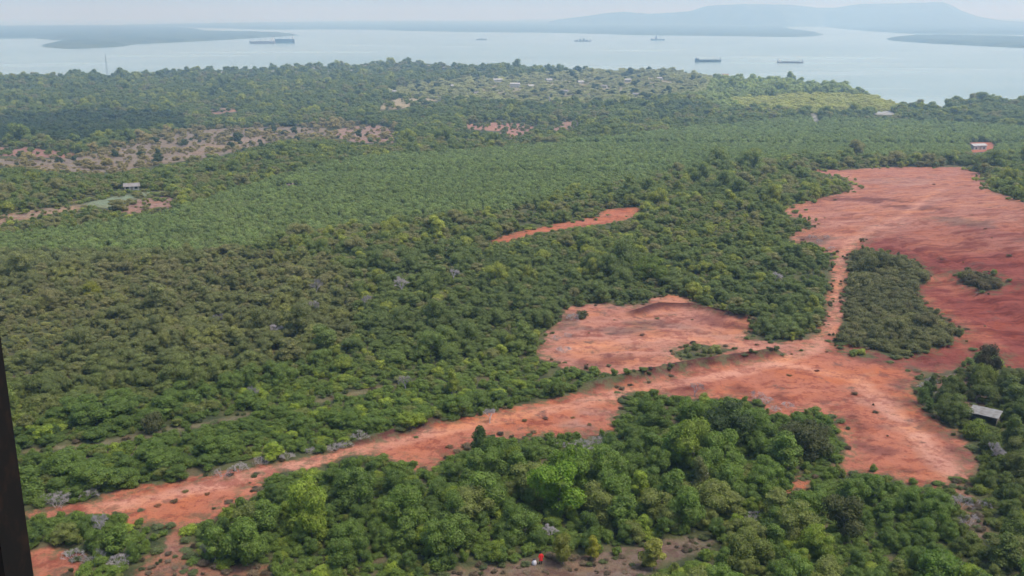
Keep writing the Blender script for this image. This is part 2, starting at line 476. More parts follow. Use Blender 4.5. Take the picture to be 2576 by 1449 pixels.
# ------------------------------------------------------------------ sea
def build_sea():
    m = bpy.data.materials.new('sea_water'); m.use_nodes = True
    nt = m.node_tree; N = nt.nodes; L = nt.links
    b = N['Principled BSDF']
    tc = N.new('ShaderNodeTexCoord')
    nz = N.new('ShaderNodeTexNoise'); nz.inputs['Scale'].default_value = .004; nz.inputs['Detail'].default_value = 5
    mp = N.new('ShaderNodeMapping'); mp.inputs['Scale'].default_value = (.35, 1, 1)
    L.new(tc.outputs['Object'], mp.inputs['Vector']); L.new(mp.outputs[0], nz.inputs['Vector'])
    rp = N.new('ShaderNodeValToRGB')
    rp.color_ramp.elements[0].position = .35; rp.color_ramp.elements[0].color = (.16, .24, .23, 1)
    rp.color_ramp.elements[1].position = .65; rp.color_ramp.elements[1].color = (.26, .33, .31, 1)
    L.new(nz.outputs['Fac'], rp.inputs['Fac']); L.new(rp.outputs[0], b.inputs['Base Color'])
    b.inputs['Roughness'].default_value = .22
    b.inputs['IOR'].default_value = 1.33
    wv = N.new('ShaderNodeTexNoise'); wv.inputs['Scale'].default_value = .12; wv.inputs['Detail'].default_value = 4
    L.new(tc.outputs['Object'], wv.inputs['Vector'])
    bm_ = N.new('ShaderNodeBump'); bm_.inputs['Strength'].default_value = .25; bm_.inputs['Distance'].default_value = .4
    L.new(wv.outputs['Fac'], bm_.inputs['Height']); L.new(bm_.outputs[0], b.inputs['Normal'])
    mb = MB()
    mb.add([(-38000, 700, SEA_Z), (38000, 700, SEA_Z), (38000, 56000, SEA_Z), (-38000, 56000, SEA_Z)], [(0, 1, 2, 3)])
    return tag(mb.build('sea', m), kind='structure')
build_sea()

# ------------------------------------------------------------------ far islands and hills
isl_mat = mat('island_forest', (.04, .065, .045), .95, noise=(.012, .12, (.09, .11, .07)))
def island(name, poly_v, label, crest=None, low=11.0, step=(40, 70), pad=0.0):
    P = [spt(x, y) for x, y in poly_v]
    P = [(x, y + pad) for x, y in P]
    xs = [p[0] for p in P]; ysp = [p[1] for p in P]
    X, Y = np.meshgrid(np.arange(min(xs) - 60, max(xs) + 60, step[0]), np.arange(min(ysp) - 80, max(ysp) + 80, step[1]))
    sd = sdist(X, Y, P)
    Z = SEA_Z + np.where(sd > 0, (low + 9 * (fbm(X / 60, Y / 60, 3) - .45)) * np.clip(sd / 40, 0, 1) + .5, -3.0)
    if crest is not None: Z = Z + crest(X, Y) * np.clip(sd / 250, 0, 1)
    ok = sd > -90
    ny, nx = X.shape
    idx = np.arange(ny * nx).reshape(ny, nx)
    q = ok[:-1, :-1] & ok[:-1, 1:] & ok[1:, 1:] & ok[1:, :-1]
    F = np.stack([idx[:-1, :-1][q], idx[:-1, 1:][q], idx[1:, 1:][q], idx[1:, :-1][q]], -1)
    used = np.unique(F)
    remap = np.full(ny * nx, -1); remap[used] = np.arange(len(used))
    V = np.stack([X, Y, Z], -1).reshape(-1, 3)[used]
    o = mesh_obj(name, V.tolist(), remap[F].tolist(), isl_mat)
    return tag(o, kind='structure', label=label)

island('far_island', [(-700,70),(-300,68),(0,67),(300,66),(440,70),(500,74),(520,80),(620,82),(720,85),(750,89),(640,96),(500,104),(330,112),(300,118),(180,123),(115,118),(120,110),(180,107),(170,103),(90,96),(0,97),(-300,100),(-700,105)],
       'low wooded blue island across the strait at the left')
island('far_island', [(300,64.5),(480,61),(700,57),(850,55),(1000,54),(1200,54),(1400,54),(1600,56),(1800,60),(1990,64),(1975,70),(2000,76),(2050,82),(2072,87),(2050,91),(2000,93),(1850,91),(1600,88),(1400,82),(1200,81),(1000,77),(950,75),(830,74),(650,74),(480,69)],
       'long flat wooded coast across the strait with a pointed spit')
RIDGE = [(1380,52),(1400,47),(1470,40),(1520,32),(1560,30),(1620,35),(1680,32),(1720,28),(1760,15),(1850,10),(1960,12),(2030,20),(2070,20),(2130,10),(2250,8),(2330,5),(2350,12),(2380,28),(2420,42),(2480,52),(2576,58),(2700,62),(2900,60)]
RD = 12000.0
_ru = np.array([(x - 1288) / F_V for x, y in RIDGE]); _rz = []
for x, y in RIDGE:
    d = ray(x, y); t = RD / d[1]; _rz.append(max(CAM_Z + t * d[2] - SEA_Z - 10, 0))
_rz = np.array(_rz)
def crest(X, Y):
    u = X / Y
    hr = np.interp(u, _ru, _rz, left=0, right=0)
    k = Y - RD
    prof = np.where(k < 0, np.exp(-(k / 1500) ** 2), np.exp(-(k / 1200) ** 2))
    n1 = 1 - np.abs(fbm(X / 420, Y / 420, 3) - .45) * 1.0 * np.clip(np.abs(k) / 700, 0, 1)
    return hr * prof * n1
hill_poly = [(1300,63),(1500,64),(1700,65),(1980,66.5),(2070,66),(2110,72),(2190,79),(2290,85),(2420,86),(2576,88),(2900,92),(2900,49),(2576,49),(2300,47),(1900,47),(1500,47),(1300,50)]
island('far_hills', hill_poly, 'long blue flat-topped hill range beyond the strait', crest=crest, step=(35, 60))
island('far_island', [(2228,98),(2290,92),(2400,92),(2576,96),(3000,100),(3000,135),(2576,121),(2450,115),(2330,109),(2240,102)],
       'dark wooded spit reaching in from the right of the strait', step=(20, 30))
island('far_hills', [(1150,44),(1300,43.5),(1550,43.5),(1700,44),(1700,41.5),(1150,41.5)], 'faint pale hills on the horizon',
       crest=lambda X, Y: 170 * np.exp(-((X / Y - .055) / .04) ** 2) * (1 + .4 * np.sin(X / 260)) + 60, step=(90, 400))

# ------------------------------------------------------------------ haze
def build_haze():
    mb = MB(); mb.box(-39000, 39000, -450, 57000, -60, 330)
    m = bpy.data.materials.new('hazy_air'); m.use_nodes = True
    nt = m.node_tree
    for nd in list(nt.nodes):
        if nd.type == 'BSDF_PRINCIPLED': nt.nodes.remove(nd)
    out = [nd for nd in nt.nodes if nd.type == 'OUTPUT_MATERIAL'][0]
    v = nt.nodes.new('ShaderNodeVolumePrincipled')
    v.inputs['Color'].default_value = (.45, .72, 1.0, 1)
    v.inputs['Absorption Color'].default_value = (1, 1, 1, 1)
    v.inputs['Density'].default_value = 2.25e-4
    v.inputs['Anisotropy'].default_value = .35
    nt.links.new(v.outputs[0], out.inputs['Volume'])
    o = mb.build('haze', m)
    return tag(o, kind='stuff', label='pale blue haze hanging over land and sea', cat='haze')
build_haze()

# ------------------------------------------------------------------ foliage meshes
def leaf_material():
    m = bpy.data.materials.new('leaves'); m.use_nodes = True
    nt = m.node_tree; N = nt.nodes; L = nt.links
    b = N['Principled BSDF']; out = [q for q in N if q.type == 'OUTPUT_MATERIAL'][0]
    at = N.new('ShaderNodeAttribute'); at.attribute_type = 'INSTANCER'; at.attribute_name = 'tint'
    tc = N.new('ShaderNodeTexCoord')
    nz = N.new('ShaderNodeTexNoise'); nz.inputs['Scale'].default_value = 7.0; nz.inputs['Detail'].default_value = 3
    L.new(tc.outputs['Object'], nz.inputs['Vector'])
    mr = N.new('ShaderNodeMapRange'); mr.inputs['From Min'].default_value = .3; mr.inputs['From Max'].default_value = .7
    mr.inputs['To Min'].default_value = .6; mr.inputs['To Max'].default_value = 1.45
    L.new(nz.outputs['Fac'], mr.inputs['Value'])
    mx = N.new('ShaderNodeVectorMath'); mx.operation = 'SCALE'
    L.new(at.outputs['Vector'], mx.inputs[0]); L.new(mr.outputs[0], mx.inputs['Scale'])
    L.new(mx.outputs[0], b.inputs['Base Color'])
    b.inputs['Roughness'].default_value = .6; b.inputs['Specular IOR Level'].default_value = .35
    tr = N.new('ShaderNodeBsdfTranslucent')
    tm = N.new('ShaderNodeVectorMath'); tm.operation = 'MULTIPLY'; tm.inputs[1].default_value = (1.3, 1.45, .6)
    L.new(mx.outputs[0], tm.inputs[0]); L.new(tm.outputs[0], tr.inputs['Color'])
    ms = N.new('ShaderNodeMixShader'); ms.inputs[0].default_value = .44
    L.new(b.outputs[0], ms.inputs[1]); L.new(tr.outputs[0], ms.inputs[2]); L.new(ms.outputs[0], out.inputs['Surface'])
    return m
LEAF = leaf_material()
BARK = mat('bark', (.20, .17, .14), .9, noise=(9, .15, (.34, .31, .27)))
DEADWOOD = mat('dead_wood', (.30, .265, .26), .9, noise=(5, .15, (.43, .39, .385)))

ICO_V = None
def ico():
    global ICO_V
    if ICO_V is None:
        bm = bmesh.new(); bmesh.ops.create_icosphere(bm, subdivisions=1, radius=1)
        ICO_V = ([tuple(v.co) for v in bm.verts], [tuple(v.index for v in f.verts) for f in bm.faces]); bm.free()
    return ICO_V

def crown_mesh(name, seed, nlobe, nleaf, leaf, zlo, zhi, spread, lobe=(.15, .26), droop=0.0, cone=0.0):
    """crown of a plant one unit tall: lobes of small folded leaf sprays round dense cores"""
    r = random.Random(seed)
    lobes = []
    for i in range(nlobe):
        z = zlo + (zhi - zlo) * ((i + .5) / nlobe) ** .85
        k = (z - zlo) / (zhi - zlo + 1e-6)
        rad = spread * (math.sin(math.pi * min(.18 + .74 * k, 1)) ** .7) * (1 - cone * k)
        a = i * 2.399 + r.uniform(-.7, .7)
        z += r.gauss(0, .045); d = rad * r.uniform(.2, 1.18)
        lr = r.uniform(*lobe) * (1 - .35 * cone * k)
        lobes.append((Vector((math.cos(a) * d, math.sin(a) * d, z)), lr, r.uniform(.62, .95)))
    mb = MB()
    iv, if_ = ico()
    for c, lr, fl in lobes:
        mb.add([(c.x + v[0] * lr * .70 * r.uniform(.8, 1.12), c.y + v[1] * lr * .70 * r.uniform(.85, 1.12), max(c.z + v[2] * lr * .74 * fl, .02)) for v in iv], if_)
    tot = sum(l[1] ** 2 for l in lobes)
    for c, lr, fl in lobes:
        for _ in range(int(nleaf * lr * lr / tot)):
            n = Vector((r.gauss(0, 1), r.gauss(0, 1), r.gauss(.25, 1))).normalized()
            p = c + Vector((n.x, n.y, n.z * fl)) * lr * r.uniform(.78, 1.16)
            if p.z < .02: continue
            m_ = (n + Vector((r.gauss(0, .55), r.gauss(0, .55), r.gauss(.25, .5)))).normalized()
            t = m_.orthogonal().normalized()
            t = (Matrix.Rotation(r.uniform(0, 6.28), 3, m_) @ t)
            s = m_.cross(t)
            a_, b_ = leaf * r.uniform(.65, 1.35), leaf * r.uniform(.4, .75)
            dn = m_ * (-a_ * r.uniform(.1, .45))
            mb.add([p - t * a_ + dn, p - s * b_, p + t * a_ + dn, p + s * b_], [(0, 1, 3), (1, 2, 3)])
    me = bpy.data.meshes.new(name)
    me.from_pydata(mb.v, [], mb.f); me.update(); me.materials.append(LEAF)
    return me

def trunk_mesh(name, seed, top=.62):
    r = random.Random(seed); mb = MB()
    lean = Vector((r.uniform(-.06, .06), r.uniform(-.06, .06), 0))
    pts = [Vector((0, 0, -.04)), Vector((0, 0, .02)) , lean * .5 + Vector((0, 0, top * .5)), lean + Vector((0, 0, top))]
    mb.tube(pts, [.03, .024, .017, .008], 6)
    for k in range(4):
        z0 = top * r.uniform(.4, .8); a = k * 1.6 + r.uniform(-.4, .4)
        b0 = lean * (z0 / top) + Vector((0, 0, z0)); e = b0 + Vector((math.cos(a) * .2, math.sin(a) * .2, r.uniform(.12, .24)))
        mb.tube([b0, (b0 + e) / 2 + Vector((0, 0, .03)), e], [.011, .008, .004], 5)
    me = bpy.data.meshes.new(name); me.from_pydata(mb.v, [], mb.f); me.update(); me.materials.append(BARK); me.shade_smooth()
    return me

def bare_tree_meshes(seed, depth=6, spread=.55, shrub=False):
    """leafless branching: trunk and twigs of a plant one unit tall"""
    r = random.Random(seed); tr = MB(); tw = MB()
    def grow(p, d, ln, rad, lev):
        e = p + d * ln
        (tr if lev <= 1 else tw).tube([p, (p + e) / 2 + Vector((r.gauss(0, .04), r.gauss(0, .04), 0)) * ln, e], [rad, rad * .82, rad * .62], 3 if lev > 2 else 5, cap=False)
        if lev >= depth - 1:                          # fine brittle twigs
            for _ in range(5):
                a = p + d * ln * r.uniform(.2, 1.0); v_ = (d + Vector((r.gauss(0, .7), r.gauss(0, .7), r.gauss(.2, .5)))).normalized() * r.uniform(.035, .07)
                o_ = v_.orthogonal().normalized() * .0022
                tw.add([a - o_, a + o_, a + v_], [(0, 1, 2)])
        if lev >= depth: return
        for k in range(3 if lev < 4 else 2):
            a = r.uniform(0, 6.28); o = d.orthogonal().normalized(); o = Matrix.Rotation(a + k * 2.1, 3, d) @ o
            nd = (d + o * spread * r.uniform(.6, 1.3) + Vector((0, 0, .12))).normalized()
            grow(p + d * ln * r.uniform(.65, 1.0), nd, ln * r.uniform(.58, .80), rad * .60, lev + 1)
    if shrub:
        for k in range(6):
            a = k * 1.05 + r.uniform(-.3, .3)
            grow(Vector((math.cos(a) * .05, math.sin(a) * .05, -.03)), Vector((math.cos(a) * .8, math.sin(a) * .8, 1)).normalized(), .26, .010, 1)
    else:
        grow(Vector((0, 0, -.04)), Vector((r.gauss(0, .05), r.gauss(0, .05), 1)).normalized(), .27, .025, 0)
    res = []
    for nm, mb in (('trunk', tr), ('twigs', tw)):
        me = bpy.data.meshes.new(nm); me.from_pydata(mb.v, [], mb.f); me.update(); me.materials.append(DEADWOOD); res.append(me)
    return res

BROAD = [crown_mesh('crown', 100 + i, 13 + 2 * (i % 4), 4200, .027, .16, .86, .32 + .035 * (i % 3), (.09, .25)) for i in range(7)]
FEATHER = [crown_mesh('crown', 140 + i, 13, 3000, .027, .18, .88, .23, (.11, .18), cone=.35) for i in range(3)]
BUSHY = [crown_mesh('crown', 180 + i, 9, 1500, .052, .12, .72, .42, (.22, .34)) for i in range(4)]
TRUNKS = [trunk_mesh('trunk', 200 + i) for i in range(4)]
BARES = [bare_tree_meshes(300 + i) for i in range(4)]
BARESHRUB = [bare_tree_meshes(330 + i, 5, .7, True) for i in range(3)]

# ------------------------------------------------------------------ where plants stand
ZONES = dict(
 plantation=[(-60,640),(0,600),(300,565),(480,520),(700,450),(900,405),(1200,385),(1500,360),(1750,330),(2000,305),(2300,310),(2600,330),(2600,400),(2300,400),(2050,405),(1800,430),(1650,455),(1400,500),(1250,540),(1000,560),(850,590),(650,625),(480,650),(250,670),(-60,700)],
 marsh=[(1830,270),(1840,250),(1950,245),(2050,240),(2150,240),(2240,248),(2290,262),(2250,282),(2150,288),(2050,290),(1900,283)],
 lightgreen=[(1700,240),(1780,205),(1860,198),(1960,200),(2140,213),(2260,245),(2290,258),(2250,288),(1830,284)],
 village=[(960,240),(1000,222),(1150,205),(1300,195),(1500,182),(1620,165),(1750,170),(1800,200),(1780,240),(1600,268),(1300,268)],
 shorestrip=[(260,178),(620,166),(980,152),(1220,158),(1220,200),(900,200),(600,212),(260,214)],
 darkwood=[(-60,305),(300,290),(460,298),(460,330),(200,365),(-60,368)],
 brown=[(-60,395),(180,395),(330,360),(480,325),(720,320),(820,310),(1000,320),(990,355),(700,365),(520,400),(300,440),(190,440),(-60,425)],
 brush=KEEP[0], brush2=KEEP[1], brush3=KEEP[2],
 lowright=[(2300,930),(2600,930),(2600,1460),(2400,1460),(2380,1230),(2460,1190)],
 strip=[(40,1000),(640,985),(1050,920),(1340,900),(1490,975),(1090,1060),(780,1150),(185,1268),(40,1290)],
 midleft=[(-60,640),(700,640),(900,700),(900,860),(600,960),(-60,1100)],
)
def zone(vx, vy, k): return inpoly(vx, vy, ZONES[k])
C = lambda *a: np.array(a, float)
def tint_for(x, y, vx, vy, rnd):
    n = len(x)
    dark, mid, lime, olive = C(.066, .094, .036), C(.122, .158, .048), C(.20, .22, .044), C(.165, .155, .078)
    f1 = fbm(x / 26 + 3, y / 26, 3) / .9; f2 = fbm(x / 9 + 40, y / 9 + 9, 2) / .75
    f3 = fbm(x / 70 + 9, y / 70 + 77, 2) / .75
    t = np.clip(1.35 * (.55 * f1 + .30 * f2 + .45 * f3 + .45 * rnd[:, 0] - .80) + .44, 0, 1)[:, None]
    c = dark * (1 - t) + mid * t
    hot = (rnd[:, 1] > np.where(y < 190, .91, .86)) & (f1 > .38)
    c = np.where(hot[:, None], c * .35 + lime * .65 * (.7 + .6 * rnd[:, 2:3]), c)
    ol = (rnd[:, 1] < .13) | ((f3 > .55) & (rnd[:, 1] < .45))
    c = np.where(ol[:, None], c * .3 + olive * .7, c)
    def blend(msk, col, k):
        nonlocal c
        c = np.where(msk[:, None], c * (1 - k) + np.array(col) * k * (.75 + .5 * rnd[:, 3:4]), c)
    blend(zone(vx, vy, 'plantation'), (.14, .19, .08), .75)
    blend(zone(vx, vy, 'lightgreen'), (.21, .26, .10), .8)
    blend(zone(vx, vy, 'marsh'), (.30, .31, .085), .88)
    blend(zone(vx, vy, 'village'), (.27, .28, .17), .72)
    blend(zone(vx, vy, 'darkwood'), (.024, .048, .030), .7)
    blend(zone(vx, vy, 'brown'), (.24, .19, .115), .65)
    blend(zone(vx, vy, 'brush'), (.10, .098, .048), .75)
    blend(zone(vx, vy, 'brush2'), (.07, .045, .032), .7)
    blend(zone(vx, vy, 'brush3'), (.12, .13, .06), .7)
    blend(zone(vx, vy, 'lowright'), (.07, .068, .035), .5)
    blend(zone(vx, vy, 'midleft'), (.135, .135, .066), .55)
    em = (zone(vx, vy, 'village') | zone(vx, vy, 'brown')) & (rnd[:, 4] > .94)
    c = np.where(em[:, None], np.array((.050, .072, .034)), c)
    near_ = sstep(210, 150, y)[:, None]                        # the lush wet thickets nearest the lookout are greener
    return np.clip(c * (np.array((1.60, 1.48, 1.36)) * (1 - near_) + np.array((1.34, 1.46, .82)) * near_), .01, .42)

def hits_clearing(x, y, z, h, w):
    """True where the plant would stand on, or hide, one of the bare clearings"""
    bad = np.zeros(len(x), bool)
    for fr, sx in ((.0, 0), (.25, 0), (.5, 0), (.7, 0), (.9, 0), (1.04, 0), (.9, -.25), (.9, .25), (.35, -.42), (.35, .42), (.65, -.40), (.65, .40), (.5, -.22), (.5, .22)):
        vx, vy = proj(x + sx * w, y, z + h * fr)
        b = np.zeros(len(x), bool)
        for nm, p in BARE_J:
            if nm in ('shedyard',): continue
            pa = np.array(p)
            k = np.nonzero((vx > pa[:, 0].min()) & (vx < pa[:, 0].max()) & (vy > pa[:, 1].min()) & (vy < pa[:, 1].max()))[0]
            if len(k): b[k] |= inpoly(vx[k], vy[k], p)
        for p in KEEP: b &= ~inpoly(vx, vy, p)
        bad |= b
    return bad

def scatter(y0, y1, sp, jit=.62, halfx=None):
    ny = int((y1 - y0) / sp)
    pts = []
    for j in range(ny):
        y = y0 + (j + .5) * sp
        hw = 46 + .60 * y
        nx = int(2 * hw / sp)
        xs = -hw + (np.arange(nx) + .5 + .5 * (j % 2)) * sp
        pts.append(np.stack([xs, np.full(nx, y)], 1))
    p = np.concatenate(pts)
    return p + RNG.uniform(-jit, jit, p.shape) * sp

P = []
for y0, y1, sp in ((62, 170, 2.9), (170, 260, 2.1), (260, 360, 2.2), (360, 520, 2.5), (520, 760, 3.7), (760, 1100, 5.2), (1100, 1500, 6.6), (1500, 2000, 8.0), (2000, 2480, 9.0)):
    p = scatter(y0, y1, sp)
    P.append(np.concatenate([p, np.full((len(p), 1), sp)], 1))
P = np.concatenate(P)
x, y, sp = P.T
z = height(x, y)
rnd = RNG.random((len(P), 6))
vx, vy = proj(x, y, z)
patch = fbm(x / 34 + 70, y / 34 + 12, 3) / .9                       # stands of taller and lower growth
W = sp * (.80 + 1.45 * rnd[:, 0] ** 2.4) * (.62 + .80 * patch)
Hh = W * (.58 + .38 * rnd[:, 1])
Hh = np.where(y < 175, np.maximum(Hh, 2.0) * 1.25, Hh)
low = zone(vx, vy, 'plantation')
W = np.where(low, sp * (.95 + .35 * rnd[:, 0]), W); Hh = np.where(low, W * (.75 + .2 * rnd[:, 1]), Hh)
low = zone(vx, vy, 'brush') | zone(vx, vy, 'brush2') | zone(vx, vy, 'brush3')
W = np.where(low, 2.4 + 1.2 * rnd[:, 0], W); Hh = np.where(low, W * .6, Hh)
low = zone(vx, vy, 'strip')
W = np.where(low, W * .85, W); Hh = np.where(low, np.minimum(Hh, W) * .62, Hh)
low = zone(vx, vy, 'marsh')
Hh = np.where(low, W * .35, Hh)
low = zone(vx, vy, 'village')
Hh = np.where(low, Hh * .6, Hh)
low = zone(vx, vy, 'shorestrip') & (rnd[:, 2] < .7)
Hh = np.where(low, Hh * .45, Hh)
emg = (zone(vx, vy, 'village') | zone(vx, vy, 'brown')) & (rnd[:, 4] > .94)     # taller dark trees among the low growth
Hh = np.where(emg, Hh * 1.25, Hh)
shore = y > 1200
Hh = np.where(shore & (rnd[:, 4] > .93), Hh * 1.35, Hh)
keepm = sdist(x, y, LAND_W) > 3
dens = fbm(x / 17 + 5, y / 17 + 31, 2) / .75
big = (rnd[:, 4] > .965) & (y < 800) & (y > 185) & ~zone(vx, vy, 'plantation') & ~zone(vx, vy, 'strip')      # emergent trees
W = np.where(big, W * 1.5 + .8, W); Hh = np.where(big, Hh * 1.75 + 1.0, Hh)
keepm &= ~((dens < np.where(y > 170, .29, .20)) & (y < 420) & ~zone(vx, vy, 'plantation')) & (rnd[:, 5] > .08)
keepm &= ~(zone(vx, vy, 'brown') & (rnd[:, 5] < .62))
keepm &= ~(zone(vx, vy, 'village') & (rnd[:, 5] < .15))
hc = hits_clearing(x, y, z, Hh, W)
stray = hc & (vy < 560) & (vx < 1500) & (rnd[:, 5] > np.where(zone(vx, vy, 'brown'), .84, np.where(zone(vx, vy, 'village'), .35, .82))) | (hc & zone(vx, vy, 'village') & (rnd[:, 5] > .3))       # scattered bushes left on the far fields
W = np.where(stray, W * .8, W); Hh = np.where(stray, Hh * .6, Hh)
keepm &= ~hc | stray
x, y, z, W, Hh, rnd, vx, vy = [q[keepm] for q in (x, y, z, W, Hh, rnd, vx, vy)]
TREES = dict(x=x, y=y, z=z, W=W, H=Hh, rnd=rnd, vx=vx, vy=vy, tint=tint_for(x, y, vx, vy, rnd))
print('TREES', len(x))

# ------------------------------------------------------------------ plants one can pick out
def plant(name, label, cat, x, y, crown, W, H, tint, rz=None, group=None, trunk=True, wide=1.0, k=0, boost=1.7):
    zz = float(height(np.array([x]), np.array([y]))[0])
    t = thing(name, label, cat, (x, y, zz), rz if rz is not None else random.uniform(0, 6.28), group)
    c = bpy.data.objects.new('crown', crown); COL.objects.link(c); c.parent = t
    c.scale = (W / wide, W / wide, H); c['tint'] = [float(q) * boost * w_ for q, w_ in zip(tint, (1.12, 1.0, .72) if boost > 1 else (1, 1, 1))]
    if trunk:
        s = bpy.data.objects.new('trunk', TRUNKS[k % 4]); COL.objects.link(s); s.parent = t
        s.scale = (max(H, W) * .9, max(H, W) * .9, H)
    return t

NOTED = [  # sheet position of the crown, width, height, tint, crown kind, name, label
 (1402,1222,8.2,7.4,(.085,.150,.018),BROAD[0],'lime_tree','broad bright lime-green tree in the middle of the foreground thicket'),
 (1432,1166,6.2,6.8,(.075,.128,.020),BROAD[2],'lime_tree','bright green tree standing right behind the broad lime-green one'),
 (1205,1112,3.4,6.2,(.034,.062,.022),FEATHER[0],'tall_tree','tall narrow dark green tree rising against the middle of the red road'),
 (1491,1374,2.6,3.4,(.150,.160,.022),FEATHER[1],'yellow_sapling','small bright yellow-green sapling at the edge of the brown field'),
 (1417,1374,3.2,4.4,(.105,.120,.030),BROAD[4],'young_tree','young olive tree with pale bare trunk beside the person in red'),
 (1642,1388,4.0,4.2,(.150,.165,.045),FEATHER[2],'pale_shrub','pale yellow-green feathery shrub standing in the brown field'),
 (2362,1425,6.5,5.2,(.058,.105,.018),BROAD[3],'green_tree','vivid green leafy tree at the bottom near the right corner'),
 (2452,1075,5.2,3.2,(.085,.120,.025),BUSHY[0],'green_bush','bright grass-green bush just below the grey tin shed'),
 (1762,1195,3.2,7.0,(.085,.100,.050),FEATHER[0],'slender_tree','slender pale grey-green tree in the grove below the road junction'),
 (1642,672,8.5,6.5,(.075,.110,.026),BROAD[5],'lime_tree','wide lime-green tree above the pink clearing, behind dark woods'),
 (1136,958,3.4,5.2,(.120,.150,.035),FEATHER[1],'yellow_tree','tall yellow-green tree on the far side of the red road'),
 (2487,912,5.0,6.5,(.030,.028,.016),BROAD[1],'dark_tree','dark brownish tree standing on the red slope above the shed'),
 (1822,1062,8.8,7.6,(.030,.050,.018),BROAD[6],'dark_tree','largest dark green tree at the top of the grove below the junction'),
 (2030,1090,7.4,6.4,(.045,.055,.025),BROAD[2],'olive_tree','rounded olive tree at the right tip of the grove by the junction'),
 (226,726,6.0,4.0,(.120,.135,.022),BROAD[4],'yellow_tree','yellow-green round tree among dark scrub at the far left'),
 (2128,1295,6.6,6.0,(.048,.058,.024),BROAD[0],'olive_tree','domed olive tree below the end of the red fan track'),
 (1870,1370,5.2,4.6,(.080,.105,.030),BROAD[5],'light_tree','light green tree at the bottom of the picture right of the brown field'),
 (1160,1330,4.6,5.2,(.070,.110,.026),FEATHER[2],'light_tree','light green tree at the lower edge of the thicket left of the person'),
 (1240,1130,5.0,5.0,(.058,.100,.024),BROAD[3],'green_tree','fresh green tree right beside the tall narrow tree by the road'),
 (380,1060,4.2,3.2,(.050,.058,.028),BUSHY[1],'green_bush','rounded dark bush beside the grassy track at the left'),
 (60,1058,4.0,3.0,(.085,.100,.040),BUSHY[2],'green_bush','pale green bush against the dark steel post'),
]
nx_, ny_, nw_ = [], [], []
for i, (a, b, w, h, tint, crown, nm, lab) in enumerate(NOTED):
    gx, gy = gpt(a, b, .58 * h)
    plant(nm, lab, 'bush' if 'bush' in nm or 'shrub' in nm else 'tree', gx, gy, crown, w, h, tint, k=i, wide=1.4 if crown in BUSHY else (.8 if crown in FEATHER else 1.0))
    nx_.append(gx); ny_.append(gy); nw_.append(w)

T = TREES
gone = np.zeros(len(T['x']), bool)
for gx, gy, w in zip(nx_, ny_, nw_):
    gone |= (np.hypot(T['x'] - gx, T['y'] - gy) < .30 * w + .25 * T['W'])
    gone |= (np.abs(T['x'] - gx) < .35 * w) & (T['y'] < gy) & (T['y'] > gy - .9 * w) & (T['H'] > 2.5)   # nothing tall right in front
NAMED_H = [(436,202,'pale roofed house near the left shore'),(335,191,'white house at the water edge on the left'),(302,191,'leftmost white house at the water edge'),(585,190,'pale house on the left shore behind trees'),(520,195,'grey roofed house on the left shore'),
 (995,228,'pale house left of the tan field'),(1252,203,'largest white house of the village by the shore'),(1296,214,'white house right of the largest village house'),(1335,214,'white house at the right of the village row'),(1381,200,'pale house behind the village row'),(1140,214,'pale house at the left of the village'),
 (1200,232,'grey house in front of the village row'),(1420,228,'grey roofed house in front of the village'),(1460,205,'pale house right of the village'),(1520,215,'grey house on the right of the village'),(1580,200,'pale house near the right shore'),(1600,235,'grey roofed house at the right village end'),
 (1660,195,'pale house by the right shore trees'),(790,172,'pale house at the tall shore trees'),(860,168,'grey house on the shore left of centre'),(920,166,'pale house on the shore near the centre'),(1080,165,'pinkish house at the shore in the centre'),(1120,170,'grey house at the centre shore'),(690,180,'pale house on the left shore among trees'),(1060,222,'grey house above the tan field'),(390,196,'pale house on the left shore, farther inland'),(470,188,'pale roofed house tucked on the left shore'),(555,182,'white house close to the water left of centre'),(630,186,'pale house inland of the left shore trees'),(740,182,'white house inland of the tall shore trees'),(820,180,'pale house inland left of the centre'),(890,178,'white house inland near the centre shore'),(960,176,'pale house inland at the centre shore'),(1010,170,'white house close to the centre waterfront')]
for a_, b_, lab in NAMED_H:
    gx, gy = gpt(a_, b_, 4.0)
    gone |= (np.hypot(T['x'] - gx, T['y'] - gy) < 8) | ((np.abs(T['x'] - gx) < 7) & (T['y'] < gy) & (T['y'] > gy - (110 if gy > 1500 else 40)) & (T['rnd'][:, 5] < .8))
for a_, b_, rr in ((332, 478, 16), (730, 470, 12), (1382, 268, 12)):
    gx, gy = gpt(a_, b_)
    gone |= (np.abs(T['x'] - gx) < rr * .5) & (T['y'] < gy + 4) & (T['y'] > gy - rr)
# keep the shed, the person and the near buildings clear
SHED = gpt(2480, 1027, 2.3)
for gx, gy, rr in ((*SHED, 3.6), (*gpt(1360, 1414), 3.0), (*gpt(2462, 374), 9)):
    gone |= np.hypot(T['x'] - gx, T['y'] - gy) < rr
gone |= (np.abs(T['x'] - SHED[0]) < 3) & (T['y'] < SHED[1]) & (T['y'] > SHED[1] - 7) & (T['H'] > 2)
for k_ in list(T): T[k_] = T[k_][~gone]

